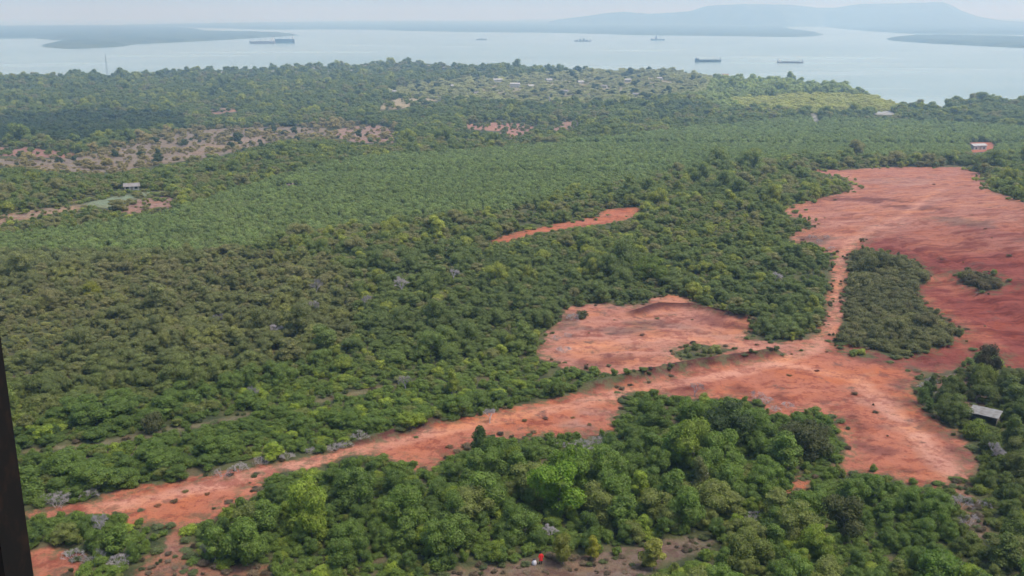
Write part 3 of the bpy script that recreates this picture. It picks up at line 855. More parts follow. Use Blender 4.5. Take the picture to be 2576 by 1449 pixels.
def tone(t):
    r_, g_, b_ = t
    if g_ > .15: return 'yellow-green' if r_ > .7 * g_ else 'bright green'
    if r_ > .86 * g_: return 'dull olive'
    if g_ < .075: return 'dark green'
    return 'mid green'
ANCHORS = [(1402,1222,'the broad lime-green tree'),(1205,1110,'the tall narrow tree by the road'),(1491,1374,'the yellow sapling'),(1360,1400,'the person in red'),(1642,1388,'the pale feathery shrub'),
 (2362,1425,'the vivid green tree at the bottom'),(2452,1075,'the bright bush by the shed'),(2480,1027,'the grey tin shed'),(1762,1195,'the slender pale tree in the grove'),(1136,958,'the tall yellow-green tree across the road'),
 (1822,1062,'the largest dark tree of the grove'),(2030,1090,'the olive tree at the grove tip'),(2128,1295,'the domed olive tree'),(1870,1370,'the light tree right of the field'),(1160,1330,'the light tree left of the person'),
 (515,1368,'the dead tree by the brown path'),(250,1310,'the dead tree in the lower left patch'),(205,1216,'the grey brush at the road end'),(380,1060,'the round bush by the grassy track'),(60,1058,'the pale bush at the steel post'),
 (1020,948,'the white dead tree across the road'),(630,985,'the dead tree above the track'),(1062,1185,'the notch in the red road'),(645,1215,'the step in the left road edge'),(780,1165,'the narrow neck of the red road'),
 (2497,1122,'the dead tree below the shed'),(2010,1225,'the small pink soil spot'),(2430,1215,'the end of the red fan track'),(1480,1105,'the purple brush below the road'),(1950,1020,'the purple brush at the grove'),
 (690,1130,'the grey brush on the far bank'),(1000,1290,'the middle of the left thicket'),(820,1330,'the deep left thicket'),(660,1400,'the bottom of the left thicket'),(2487,912,'the dark tree on the red slope'),
 (200,1380,'the lower left soil patch'),(440,935,'the dead tree left of the track'),(900,1060,'the dark earth bank'),(1350,990,'the green verge of the road'),(1640,1290,'the dark hollow of the woods'),(2250,1380,'the lower right woods'),(1000,1420,'the bottom edge by the brown field')]
def place_words(a, b):
    dd = [((a - p) ** 2 + (b - q) ** 2, p, q, n_) for p, q, n_ in ANCHORS]
    d, p, q, n_ = min(dd)
    d = d ** .5; dx, dy = a - p, b - q
    how = 'just ' if d < 45 else ('' if d < 95 else 'well ')
    if abs(dx) > abs(dy) * 1.1: rel = 'left of' if dx < 0 else 'right of'
    else: rel = 'behind' if dy < 0 else 'in front of'
    return f'{how}{rel} {n_}'
cvx, cvy = proj(T['x'], T['y'], T['z'] + .6 * T['H'])
inframe = (cvx > 40) & (cvx < 2570) & (cvy > 420) & (cvy < 1470)
area = np.where(inframe, T['W'] * T['H'] / (T['y'] ** 2 + CAM_Z ** 2), 0)
pick = np.argsort(-area)[:268]
single = np.zeros(len(T['x']), bool); single[pick] = True
for i in pick:
    t = T['tint'][i]; h = T['H'][i]
    size = 'tall ' if h > 5.6 else ('low ' if h < 3.6 else '')
    where = place_words(cvx[i], cvy[i])
    lab = f'{size}{tone(t)} tree {where}'
    ft = T['rnd'][i, 2] > .72
    plant('broadleaf_tree', lab, 'tree', float(T['x'][i]), float(T['y'][i]), (FEATHER[int(T['rnd'][i, 3] * 2.99)] if ft else BROAD[int(T['rnd'][i, 3] * 6.99)]),
          float(T['W'][i]), float(h), t, float(T['rnd'][i, 4] * 6.28), 'nearer leafy trees', wide=.8 if ft else 1.0, k=int(i), boost=1.0)

# ------------------------------------------------------------------ masses of plants (instances)
def instancer(name, meshes, x, y, z, sx, sz, vid, rot, tint, label, cat):
    n = len(x)
    me = bpy.data.meshes.new(name)
    me.vertices.add(n); me.vertices.foreach_set('co', np.stack([x, y, z], 1).ravel())
    def fa(nm, typ, key, arr):
        a = me.attributes.new(nm, typ, 'POINT'); a.data.foreach_set(key, np.ascontiguousarray(arr).ravel())
    fa('turn', 'FLOAT_VECTOR', 'vector', np.stack([np.zeros(n), np.zeros(n), rot], 1).astype(np.float32))
    fa('size', 'FLOAT_VECTOR', 'vector', np.stack([sx, sx, sz], 1).astype(np.float32))
    fa('pick', 'INT', 'value', vid.astype(np.int32))
    fa('tint', 'FLOAT_COLOR', 'color', np.concatenate([tint, np.ones((n, 1))], 1).astype(np.float32))
    o = bpy.data.objects.new(name, me); COL.objects.link(o)
    ng = bpy.data.node_groups.new(name + '_nodes', 'GeometryNodeTree')
    ng.interface.new_socket('Geometry', in_out='INPUT', socket_type='NodeSocketGeometry')
    ng.interface.new_socket('Geometry', in_out='OUTPUT', socket_type='NodeSocketGeometry')
    N, L = ng.nodes, ng.links
    gi, go = N.new('NodeGroupInput'), N.new('NodeGroupOutput')
    join = N.new('GeometryNodeGeometryToInstance')
    for src in meshes[::-1]:
        oi = N.new('GeometryNodeObjectInfo'); oi.inputs['Object'].default_value = src; oi.inputs['As Instance'].default_value = False
        L.new(oi.outputs['Geometry'], join.inputs[0])
    ip = N.new('GeometryNodeInstanceOnPoints')
    L.new(gi.outputs[0], ip.inputs['Points']); L.new(join.outputs[0], ip.inputs['Instance'])
    ip.inputs['Pick Instance'].default_value = True
    def named(nm, dt):
        a = N.new('GeometryNodeInputNamedAttribute'); a.data_type = dt; a.inputs['Name'].default_value = nm; return a.outputs['Attribute']
    L.new(named('pick', 'INT'), ip.inputs['Instance Index'])
    L.new(named('turn', 'FLOAT_VECTOR'), ip.inputs['Rotation'])
    L.new(named('size', 'FLOAT_VECTOR'), ip.inputs['Scale'])
    L.new(ip.outputs[0], go.inputs[0])
    md = o.modifiers.new('plants', 'NODES'); md.node_group = ng
    return tag(o, label, cat, kind='stuff')

def source(me, parts={}):
    """an object in the scene that already shows this crown mesh"""
    for o in COL.objects:
        if o.type == 'MESH' and o.data is me: return o
src = [source(m_) for m_ in BROAD[:6] + FEATHER[:1] + BROAD[6:]]
src = [q for q in src if q]
for bi in (0, 1, 2, 3):      # every bush mesh is shown by at least one noted bush
    if source(BUSHY[bi]) is None:
        gx, gy = [gpt(2010, 575), gpt(1405, 862), gpt(2418, 592), gpt(1465, 800)][bi]
        plant('green_bush', ['grey-green bush at the left edge of the upper pink clearing', 'large grey-green bush at the left end of the pink pit', 'lone dark bush standing on the upper red slope', 'small bush by the upper left bank of the pink pit'][bi],
              'bush', gx, gy, BUSHY[bi], 3.2, 1.9, (.05, .058, .034), trunk=False, wide=1.4)
bsrc = [source(m_) for m_ in BUSHY]

far = ~single
X, Y, Z, Wd, Ht, rn, tn = [T[k_][far] for k_ in ('x', 'y', 'z', 'W', 'H', 'rnd', 'tint')]
isb = zone(T['vx'][far], T['vy'][far], 'plantation') | zone(T['vx'][far], T['vy'][far], 'marsh') | zone(T['vx'][far], T['vy'][far], 'brush') | zone(T['vx'][far], T['vy'][far], 'brush2') | zone(T['vx'][far], T['vy'][far], 'brush3')
a = ~isb
nsrc = len(src)
vid = (rn[a, 3] * nsrc * .999).astype(int)
widefac = np.array([.8 if s_.data in FEATHER else 1.0 for s_ in src])[vid]
instancer('forest', src, X[a], Y[a], Z[a] - .1, Wd[a] / widefac, Ht[a], vid, rn[a, 4] * 6.28, tn[a], 'mixed green forest spreading from the red clearings down to the shore', 'forest')
a = isb
instancer('low_scrub', bsrc, X[a], Y[a], Z[a] - .1, Wd[a] / 1.25, Ht[a] * 1.2, (rn[a, 3] * 3.99).astype(int), rn[a, 4] * 6.28, tn[a], 'even low green scrub covering the middle flats and brushy patches', 'scrub')

# undergrowth between the nearer trees, and dry tufts on the brown field
p = np.concatenate([scatter(62, 175, 1.3), scatter(175, 330, 1.8), scatter(330, 560, 2.5)])
ux, uy = p.T
uz = height(ux, uy); ur = RNG.random((len(p), 6)); uvx, uvy = proj(ux, uy, uz)
uh = .4 + 1.3 * ur[:, 0] ** 1.4; uw = .9 + 1.6 * ur[:, 1]
uw = np.where(uy > 330, uw * 1.35, uw)
ub = bare_at(ux, uy)[0]
ok = ub < np.where(uy > 330, 9.0, 2.6) * ur[:, 5] ** 3 * (fbm(ux / 9, uy / 9, 2) / .75 > .48) - 1.0
ok &= (uy < 330) | (ub > -6)
neck = [gpt(a_, b_) for a_, b_ in [(500,1195),(660,1180),(760,1165),(860,1142),(960,1118)]]
ok &= (pdist(ux, uy, neck) > 3.4)
ok &= np.hypot(ux - SHED[0], uy - SHED[1]) > 3
ut = tint_for(ux, uy, uvx, uvy, ur) * 1.05 + np.array([.012, .008, 0])
instancer('undergrowth', bsrc, ux[ok], uy[ok], uz[ok] - .05, uw[ok] / 1.3, uh[ok], (ur[ok, 3] * 3.99).astype(int), ur[ok, 4] * 6.28, ut[ok], 'tangled low undergrowth filling the gaps between nearer trees', 'undergrowth')

p = scatter(95, 340, 1.25)
ux, uy = p.T
bb, bc = bare_at(ux, uy); uz = height(ux, uy); ur = RNG.random((len(p), 6))
uvx, uvy = proj(ux, uy, uz)
fld = inpoly(uvx, uvy, [q for n_, c_, q in BARE if n_ == 'field'][0]) | inpoly(uvx, uvy, [q for n_, c_, q in BARE if n_ == 'se'][0]) | inpoly(uvx, uvy, [q for n_, c_, q in BARE if n_ == 'path'][0])
clump = fbm(ux / 7 + 11, uy / 7, 3) / .9
edge = np.clip(1 - bb / 2.6, 0, 1)
ok = (bb > -.3) & ((fld & (ur[:, 5] < .75)) | (~fld & (clump > .62 - .22 * edge) & (ur[:, 5] < .010 + .5 * edge)))
ok &= np.hypot(ux - gpt(1360, 1414)[0], uy - gpt(1360, 1414)[1]) > 1.3
tt = np.where(fld[:, None], np.array([.20, .15, .10]) * (.6 + .7 * ur[:, 2:3]), np.array([.15, .11, .065]) * (.5 + 1.0 * ur[:, 2:3]))
tt = np.where((ur[:, 1] > .8 - .5 * edge)[:, None], np.array([.11, .13, .05]) * (.6 + .8 * ur[:, 0:1]), tt)
instancer('dry_tufts', bsrc, ux[ok], uy[ok], uz[ok] - .04, (.3 + .6 * ur[ok, 0]) * (1 + .8 * edge[ok]), (.12 + .28 * ur[ok, 3]) * (1 + 1.1 * edge[ok]), (ur[ok, 2] * 3.99).astype(int), ur[ok, 4] * 6.28, tt[ok], 'dry brown grass tufts and weeds scattered over the bare soil', 'weeds')

# ------------------------------------------------------------------ leafless trees and brush
def bare_plant(nm, label, cat, vx_, vy_, H, meshes, group=None, w=1.0):
    gx, gy = gpt(vx_, vy_, .55 * H)
    zz = float(height(np.array([gx]), np.array([gy]))[0])
    t = thing(nm, label, cat, (gx, gy, zz), random.uniform(0, 6.28), group)
    for m_, part in zip(meshes, ('trunk', 'twigs')):
        o = bpy.data.objects.new(part, m_); COL.objects.link(o); o.parent = t; o.scale = (H * w, H * w, H); o['kind'] = 'stuff' if part == 'twigs' else 'thing'
    return t
BT = [(1010,706,6.2,'pale leafless tree, brightest of the cluster in the middle woods'),(920,752,6.0,'pale leafless tree standing lower than the bright cluster in mid woods'),(885,714,5.0,'grey leafless tree left of the brightest dead tree in mid woods'),(945,690,5.0,'grey leafless tree behind the brightest dead tree in mid woods'),
 (795,712,8.0,'tall thin pale dead tree in the woods left of centre'),(785,762,5.0,'pale dead tree just below the tall thin one'),(112,728,6.0,'round pinkish leafless tree at far left among dark scrub'),(1020,948,4.4,'white leafless tree just across the middle of the red road'),
 (630,985,5.0,'pale leafless tree above the grassy track'),(702,822,5.0,'pinkish leafless tree in the woods left of centre'),(1140,682,5.0,'faint leafless tree above the middle woods'),(515,1368,3.4,'pale grey leafless tree beside the brown path at bottom left'),
 (250,1310,4.2,'grey leafless tree in the bottom left scrub patch'),(1748,968,4.4,'lilac-grey leafless tree at the road edge above the grove'),(2497,1122,5.0,'pale leafless tree below the bright bush at the shed'),(548,792,5.0,'pinkish dome-shaped leafless tree in the left woods'),
 (440,935,4.6,'leafless tree in the left woods above the grassy track'),(300,1010,4.4,'leafless tree above the far left end of the grassy track'),(1950,690,5.0,'grey leafless tree left of the narrow red road'),(1232,1035,4.0,'leafless tree at the far edge of the red road'),
 (1385,1330,4.2,'grey leafless tree in the shade behind the person in red')]
for i, (a_, b_, h_, lab) in enumerate(BT):
    if (a_, b_) == (2190, 965): continue
    bare_plant('leafless_tree', lab, 'tree', a_, b_, h_ * random.uniform(.8, 1.1), BARES[i % 4], 'leafless trees', w=random.uniform(.85, 1.1))
BS = [('grey leafless shrub at the left end of the red road', [(205,1216),(165,1236),(232,1196),(140,1252),(185,1200),(120,1245),(215,1232)]),
      ('grey leafless shrub along the far bank of the left road', [(690,1130),(720,1140),(655,1150),(868,1110),(842,1118),(600,1168),(905,1095),(560,1180),(780,1128)]),
      ('purple-grey leafless shrub in the dip below the middle road', [(1460,1108),(1500,1102),(1440,1118),(1480,1120),(1520,1108),(1410,1112)]),
      ('purple leafless shrub between the grove and the junction', [(1950,1022),(1982,1012),(1930,1000),(1905,985),(1965,1045)]),
      ('pale leafless shrub on the bank above the shed', [(2345,952),(2368,985),(2400,945),(2330,965)]),
      ('pinkish leafless shrub beside the top of the narrow red road', [(2080,592),(2060,602),(2092,620),(2040,590)]),
      ('grey leafless shrub at the left end of the pink pit', [(1400,845),(1428,838),(1440,790),(1418,872)]),
      ('pale leafless shrub in the lower right woods', [(1900,1290),(1700,1265),(2440,1300),(2475,1260),(2420,1250)]),
      ('leafless shrub at the lower left corner by the post', [(235,1390),(300,1400),(180,1385)])]
q = 0
for lab, pts in BS:
    for a_, b_ in pts:
        bare_plant('leafless_shrub', lab, 'shrub', a_, b_, random.uniform(1.6, 2.6), BARESHRUB[q % 3], lab.replace('shrub', 'shrubs'), w=1.3); q += 1

# shrubs standing by themselves on the bare soil
SH = [('small bush on the pink pit floor', [(1545,800),(1600,812),(1655,797),(1700,788),(1742,800),(1800,822),(1480,922),(1600,930),(1532,915),(1660,905),(1615,838),(1700,850)]),
      ('low weedy bush on the left end of the red road', [(395,1266),(370,1273),(440,1254),(482,1246),(352,1278),(420,1284),(522,1236),(562,1238),(465,1230)]),
      ('small bush on the wide middle of the red road', [(1130,1118),(1160,1108),(1320,1052),(1402,1032),(1482,1062),(1512,1056),(1342,1082),(1476,1080),(1372,1046),(1225,1090),(1440,1045)]),
      ('small dark bush at the road junction', [(2055,928),(2080,880),(2150,985),(1905,863),(1985,940)]),
      ('low dark bush on the red slope', [(2350,462),(2450,560),(2480,572),(2410,548),(2540,640),(2300,590),(2370,650),(2500,790)]),
      ('low bush on the left rim of the upper clearing', [(2060,560),(2030,572),(2075,545),(2020,600),(2100,500)])]
q = 0
for lab, pts in SH:
    for a_, b_ in pts[::2] if len(pts) > 7 else pts:
        gx, gy = gpt(a_, b_, .5)
        w_ = random.uniform(.7, 1.5) * (1.5 if b_ < 700 else 1)
        cc = (.115, .082, .054) if 'dark' not in lab else (.085, .052, .038)
        plant('low_bush', lab, 'bush', gx, gy, BUSHY[q % 4], w_ * .95, w_ * .27, [k_ * random.uniform(.7, 1.3) for k_ in cc], group=lab.replace('bush', 'bushes'), trunk=False, wide=1.3); q += 1

# ------------------------------------------------------------------ steel post of the lookout where the camera stands
def build_post():
    m = bpy.data.materials.new('shaded_steel'); m.use_nodes = True
    nt = m.node_tree; N = nt.nodes; L = nt.links; b = N['Principled BSDF']
    tc = N.new('ShaderNodeTexCoord'); nz = N.new('ShaderNodeTexNoise'); nz.inputs['Scale'].default_value = 18; nz.inputs['Detail'].default_value = 8; nz.inputs['Roughness'].default_value = .7
    L.new(tc.outputs['Object'], nz.inputs['Vector'])
    rp = N.new('ShaderNodeValToRGB'); e = rp.color_ramp.elements
    e[0].position = .50; e[0].color = (.006, .005, .005, 1); e[1].position = .85; e[1].color = (.035, .016, .010, 1)  # near-black base colour carries the post's shade; brown flecks are rust
    L.new(nz.outputs['Fac'], rp.inputs['Fac']); L.new(rp.outputs[0], b.inputs['Base Color']); b.inputs['Roughness'].default_value = .75
    b.inputs['Specular IOR Level'].default_value = .2
    yb, xr = 1.72, -.5265 * 1.86
    t = thing('lookout_post', 'dark steel lookout post cutting up the left edge of the view', 'post', (xr - .11, yb + .07, float(hbase(0, 1.7))))
    h = 67.0 - float(hbase(0, 1.7))
    bm = bmesh.new(); bmesh.ops.create_cube(bm, size=1)
    bmesh.ops.scale(bm, vec=(.22, .14, h), verts=bm.verts); bmesh.ops.translate(bm, vec=(0, 0, h / 2), verts=bm.verts)
    bmesh.ops.bevel(bm, geom=[q for q in bm.edges if abs(q.verts[0].co.z - q.verts[1].co.z) > 1], offset=.018, segments=3, affect='EDGES')
    me = bpy.data.meshes.new('shaft'); bm.to_mesh(me); bm.free(); me.materials.append(m)
    o = bpy.data.objects.new('shaft', me); COL.objects.link(o); o.parent = t
    mb = MB(); mb.box(-.3, .3, -.25, .25, -.2, .05)
    mb.build('base_plate', m, t)
build_post()

# ------------------------------------------------------------------ person in red and the sack beside
SKIN = mat('skin', (.22, .12, .08), .6); CLOTH = mat('red_cloth', (.72, .03, .028), .85, noise=(14, .2, (.60, .02, .02)))
DARKCLOTH = mat('dark_cloth', (.03, .03, .035), .9); HAIR = mat('black_hair', (.012, .010, .010), .6)
def build_person(x, y, rz):
    zz = float(height(np.array([x]), np.array([y]))[0])
    t = thing('person', 'person in a long red outfit standing with a sack at the brown field edge', 'person', (x, y, zz), rz)
    joints = {'pel': (0, 0, .92, .125), 'wai': (0, 0, 1.10, .115), 'che': (0, .01, 1.30, .135), 'nec': (0, 0, 1.46, .055), 'hd0': (0, .01, 1.55, .075), 'hd1': (0, .015, 1.64, .085), 'hd2': (0, .01, 1.70, .06),
      'shl': (-.18, 0, 1.38, .06), 'ell': (-.27, .03, 1.13, .042), 'wrl': (-.24, .14, .92, .032), 'hal': (-.23, .17, .85, .034),
      'shr': (.18, 0, 1.38, .06), 'elr': (.28, .0, 1.13, .042), 'wrr': (.27, .10, .91, .032), 'har': (.26, .13, .84, .034),
      'hil': (-.095, 0, .86, .085), 'knl': (-.10, .03, .48, .058), 'anl': (-.11, 0, .09, .040), 'tol': (-.12, .15, .035, .034),
      'hir': (.095, 0, .86, .085), 'knr': (.12, .05, .48, .058), 'anr': (.14, .03, .09, .040), 'tor': (.16, .18, .035, .034)}
    ed = [('pel','wai'),('wai','che'),('che','nec'),('nec','hd0'),('hd0','hd1'),('hd1','hd2'),('che','shl'),('shl','ell'),('ell','wrl'),('wrl','hal'),('che','shr'),('shr','elr'),('elr','wrr'),('wrr','har'),
          ('pel','hil'),('hil','knl'),('knl','anl'),('anl','tol'),('pel','hir'),('hir','knr'),('knr','anr'),('anr','tor')]
    names = list(joints); V = [joints[k][:3] for k in names]; rad = [joints[k][3] for k in names]
    E = [(names.index(a), names.index(b)) for a, b in ed]
    for hand, sx in (('hal', -1), ('har', 1)):        # five short fingers per hand
        hx, hy, hz, _ = joints[hand]
        for k in range(5):
            off = (k - 2) * .017
            root = names.index(hand)
            a_ = (hx + sx * (.0 if k else .01), hy + off + (.012 if k == 0 else 0), hz - .045 - .01 * (2 - abs(k - 2)))
            b_ = (hx - sx * .012, hy + off * 1.15 + (.02 if k == 0 else 0), hz - .085 - .014 * (2 - abs(k - 2)))
            V += [a_, b_]; rad += [.009, .008]; n_ = len(V); E += [(root, n_ - 2), (n_ - 2, n_ - 1)]
    me = bpy.data.meshes.new('body'); me.from_pydata(V, E, []); me.update(); me.materials.append(SKIN)
    o = bpy.data.objects.new('body', me); COL.objects.link(o); o.parent = t
    md = o.modifiers.new('skin', 'SKIN')
    for i, r_ in enumerate(rad): me.skin_vertices[0].data[i].radius = (r_, r_)
    me.skin_vertices[0].data[0].use_root = True
    sub = o.modifiers.new('smooth', 'SUBSURF'); sub.levels = 1; sub.render_levels = 2
    def ring(cx, cy, z, rx, ry, n=14): return [(cx + rx * math.cos(2 * math.pi * k / n), cy + ry * math.sin(2 * math.pi * k / n), z) for k in range(n)]
    mb = MB()   # long loose shirt down to the thighs
    mb.loft([ring(0, 0, .58, .26, .20), ring(0, .01, .72, .25, .19), ring(0, 0, .92, .22, .165), ring(0, 0, 1.12, .20, .15), ring(0, 0, 1.30, .225, .165), ring(0, 0, 1.41, .19, .12), ring(0, 0, 1.48, .085, .08)], cap=False)
    for sx in (-1, 1):
        mb.tube([(sx * .16, 0, 1.39), (sx * .275, .02, 1.14), (sx * .26, .11, .97)], [.085, .075, .065], 10, cap=False)
    mb.build('shirt', CLOTH, t, True)
    mb = MB()
    for sx, ax, kx in ((-1, -.11, -.10), (1, .14, .12)):
        mb.tube([(sx * .09, 0, .88), (kx, .04, .48), (ax, .02, .12)], [.115, .085, .07], 10)
    mb.build('trousers', DARKCLOTH, t, True)
    mb = MB(); mb.loft([ring(0, -.02, 1.55, .085, .085), ring(0, -.02, 1.64, .105, .11), ring(0, -.01, 1.72, .092, .10), ring(0, 0, 1.765, .045, .05), ring(0, 0, 1.775, .005, .005)])
    mb.build('hair', HAIR, t, True)
    for sx in (-1, 1):
        mb = MB(); mb.loft([ring(sx * .03, .098, 1.645, .012, .006, 8), ring(sx * .03, .104, 1.652, .006, .004, 8)]); mb.build('eye', HAIR, t)
px_, py_ = gpt(1360.5, 1420)
build_person(px_, py_, R(200))
def build_sack(x, y):
    m = mat('woven_sack', (.42, .41, .44), .9, noise=(12, .2, (.58, .56, .58)))
    zz = float(height(np.array([x]), np.array([y]))[0]); r = random.Random(5)
    def ring(z, a, b, n=12): return [(a * math.cos(2 * math.pi * k / n) * r.uniform(.92, 1.08), b * math.sin(2 * math.pi * k / n) * r.uniform(.92, 1.08), z) for k in range(n)]
    t = thing('grey_sack', 'pale grey filled sack on the ground beside the person in red', 'sack', (x, y, zz), .4)
    MB().loft([ring(-.02, .26, .22), ring(.12, .33, .28), ring(.35, .32, .26), ring(.55, .24, .2), ring(.66, .09, .08)]).build('bag', m, t, True)
    MB().loft([ring(.66, .07, .06), ring(.72, .13, .12), ring(.80, .17, .15)]).build('tied_neck', mat('dark_tie', (.05, .05, .06), .9), t, True)
build_sack(*gpt(1344, 1421))

# ------------------------------------------------------------------ tin shed, white house, village
TIN = mat('weathered_tin', (.25, .25, .235), .6, .2, noise=(1.2, .18, (.15, .13, .11)))
WALLM = mat('pale_wall', (.46, .45, .43), .9, noise=(.8, .2, (.34, .32, .29))); WOOD = mat('grey_boards', (.16, .13, .10), .9, noise=(3, .2, (.25, .21, .17)))
GLASS = mat('dark_window', (.02, .025, .03), .2); TILE = mat('rusty_roof', (.20, .10, .075), .85, noise=(1, .2, (.28, .17, .13)))
ROOFS = [mat('roof_grey', (.24, .235, .23), .8, noise=(.6, .2, (.17, .14, .12))), mat('roof_pale', (.42, .42, .41), .8, noise=(.6, .2, (.30, .28, .26))), mat('roof_brown', (.26, .19, .16), .8), mat('roof_rust', (.32, .20, .16), .8)]
def build_shed():
    x, y = SHED
    zz = float(height(np.array([x]), np.array([y]))[0])
    t = thing('tin_shed', 'small shed with pale grey tin roof among dark trees at the right', 'shed', (x, y, zz), R(-38))
    Lx, Ly, h0, h1 = 2.1, 1.2, 1.5, 1.9
    r = random.Random(2)
    n = 7; w = 2 * (Lx + .25) / n
    for k in range(n):           # overlapping corrugated sheets, each its own piece
        x0 = -Lx - .25 + k * w; dz = .012 * (k % 2) + r.uniform(0, .02); end = r.uniform(-.12, .1)
        mb = MB(); c = 6; top = []
        for q in range(c + 1):
            xx = x0 + w * 1.03 * q / c; zc = .022 * (q % 2)
            top.append((xx, zc))
        v = []; f = []
        for (xx, zc) in top:
            v += [(xx, -Ly - .3 + end, h0 + dz + zc), (xx, Ly + .3, h1 + dz + zc), (xx, -Ly - .3 + end, h0 + dz + zc - .012), (xx, Ly + .3, h1 + dz + zc - .012)]
        for q in range(c):
            a_ = q * 4; b_ = a_ + 4
            f += [(a_, b_, b_ + 1, a_ + 1), (a_ + 2, a_ + 3, b_ + 3, b_ + 2), (a_, a_ + 2, b_ + 2, b_), (a_ + 1, b_ + 1, b_ + 3, a_ + 3)]
        mb.add(v, f); mb.build('roof_sheet', TIN, t)
    for sx in (-1, 1):
        for sy in (-1, 1):
            MB().tube([(sx * Lx, sy * Ly, -.2), (sx * Lx, sy * Ly, h0 if sy < 0 else h1 - .02)], .06, 8).build('post', WOOD, t)
    w_ = MB().box(-Lx + .06, Lx - .06, Ly - .03, Ly + .02, 0, h1 - .05).build('back_wall', WOOD, t)
    MB().box(-Lx - .02, -Lx + .03, -Ly + .06, Ly - .06, 0, h0 - .02).build('side_wall', WOOD, t)
    MB().box(Lx - .03, Lx + .02, -Ly + .06, Ly - .06, 0, h0 - .02).build('side_wall', WOOD, t)
build_shed()

def house(name, label, x, y, rz, L_, D_, h, rise, wall, roof, group=None, detail=True):
    zz = float(height(np.array([x]), np.array([y]))[0]) - .3
    t = thing(name, label, 'house', (x, y, zz), rz, group)
    MB().add([(-L_, -D_, 0), (L_, -D_, 0), (L_, D_, 0), (-L_, D_, 0), (-L_, -D_, h), (L_, -D_, h), (L_, D_, h), (-L_, D_, h), (-L_, 0, h + rise), (L_, 0, h + rise)],
             [(0, 1, 5, 4), (2, 3, 7, 6), (1, 2, 6, 9, 5), (3, 0, 4, 8, 7), (0, 3, 2, 1)]).build('wall', wall, t)
    e = .5; q = rise / D_
    for sy in (-1, 1):
        zo = h - e * q + .06
        v = [(-L_ - e, sy * (D_ + e), zo), (L_ + e, sy * (D_ + e), zo), (L_ + e, 0, h + rise + .06), (-L_ - e, 0, h + rise + .06)]
        v += [(a_, b_, c_ - .09) for a_, b_, c_ in v]
        f = [(0, 1, 2, 3), (7, 6, 5, 4), (0, 4, 5, 1), (1, 5, 6, 2), (2, 6, 7, 3), (3, 7, 4, 0)]
        MB().add(v, f).build('roof', roof, t)
    if detail:
        MB().box(-.5, .5, -D_ - .06, -D_ - .01, .3, 2.3).build('door', WOOD, t)
        for wx in (-.6, .6):
            MB().box(wx * L_ - .6, wx * L_ + .6, -D_ - .05, -D_ - .01, 1.1, 2.2).build('window', GLASS, t)
    return t
house('white_house', 'white walled house on a red terrace among the dark trees at right', *gpt(2458, 376), R(12), 5.2, 3.2, 3.6, 1.0, WALLM, ROOFS[1])
house('field_house', 'lone pale roofed house at the top of the left fields', *gpt(332, 478), R(20), 3.0, 2.2, 2.4, 1.0, WALLM, ROOFS[0])
house('field_house', 'small pale house among trees right of the left fields', *gpt(730, 470), R(-10), 1.3, 1.0, 1.5, .5, WALLM, ROOFS[2])
hx_, hy_ = [], []
for i, (a_, b_, lab) in enumerate(NAMED_H):
    gx, gy = gpt(a_, b_, 4.0)
    k = 1.4 if 'largest' in lab else random.uniform(.75, 1.1)
    house('village_house', lab, gx, gy, random.uniform(-.5, .5), 5.5 * k, 3.6 * k, 4.6 * k, 1.6, WALLM, ROOFS[1] if ('white' in lab or 'pale' in lab) else ROOFS[0], 'houses of the shore village', detail=True)
    hx_.append(gx); hy_.append(gy)

def build_tank():
    gx, gy = gpt(1382, 268, 0)
    zz = float(height(np.array([gx]), np.array([gy]))[0])
    t = thing('white_tower', 'slim white tower standing alone in the far woods', 'tower', (gx, gy, zz))
    MB().tube([(0, 0, -.3), (0, 0, 6), (0, 0, 11)], [1.3, 1.0, .9], 12).build('shaft', WALLM, t)
    MB().tube([(0, 0, 11), (0, 0, 11.4), (0, 0, 12.6)], [1.3, 1.3, .2], 12).build('cap', ROOFS[1], t)
build_tank()
def build_stilt():
    gx, gy = spt(1824, 196)
    t = thing('stilt_hut', 'brown stilt hut standing in the water off the right shore', 'hut', (gx, gy, SEA_Z - 1.5), .1)
    for a_ in (-6, -2, 2, 6):
        for b_ in (-3, 3): MB().tube([(a_, b_, -2), (a_, b_, 4.2)], .2, 6).build('stilt', WOOD, t)
    MB().box(-7, 7, -3.6, 3.6, 4.2, 4.5).build('deck', WOOD, t)
    MB().box(-5.5, 5.5, -2.8, 2.8, 4.5, 7.4).build('cabin', mat('brown_boards', (.18, .12, .11), .9), t)
    for sy in (-1, 1):
        MB().add([(-6, sy * 3.4, 7.2), (6, sy * 3.4, 7.2), (6, 0, 9.2), (-6, 0, 9.2), (-6, sy * 3.4, 7.05), (6, sy * 3.4, 7.05), (6, 0, 9.05), (-6, 0, 9.05)], [(0, 1, 2, 3), (7, 6, 5, 4), (0, 4, 5, 1), (1, 5, 6, 2), (3, 2, 6, 7), (0, 3, 7, 4)]).build('roof', TILE, t)
    MB().tube([(5.2, 0, 7.4), (5.2, 0, 12)], .12, 6).build('mast', WOOD, t)
build_stilt()

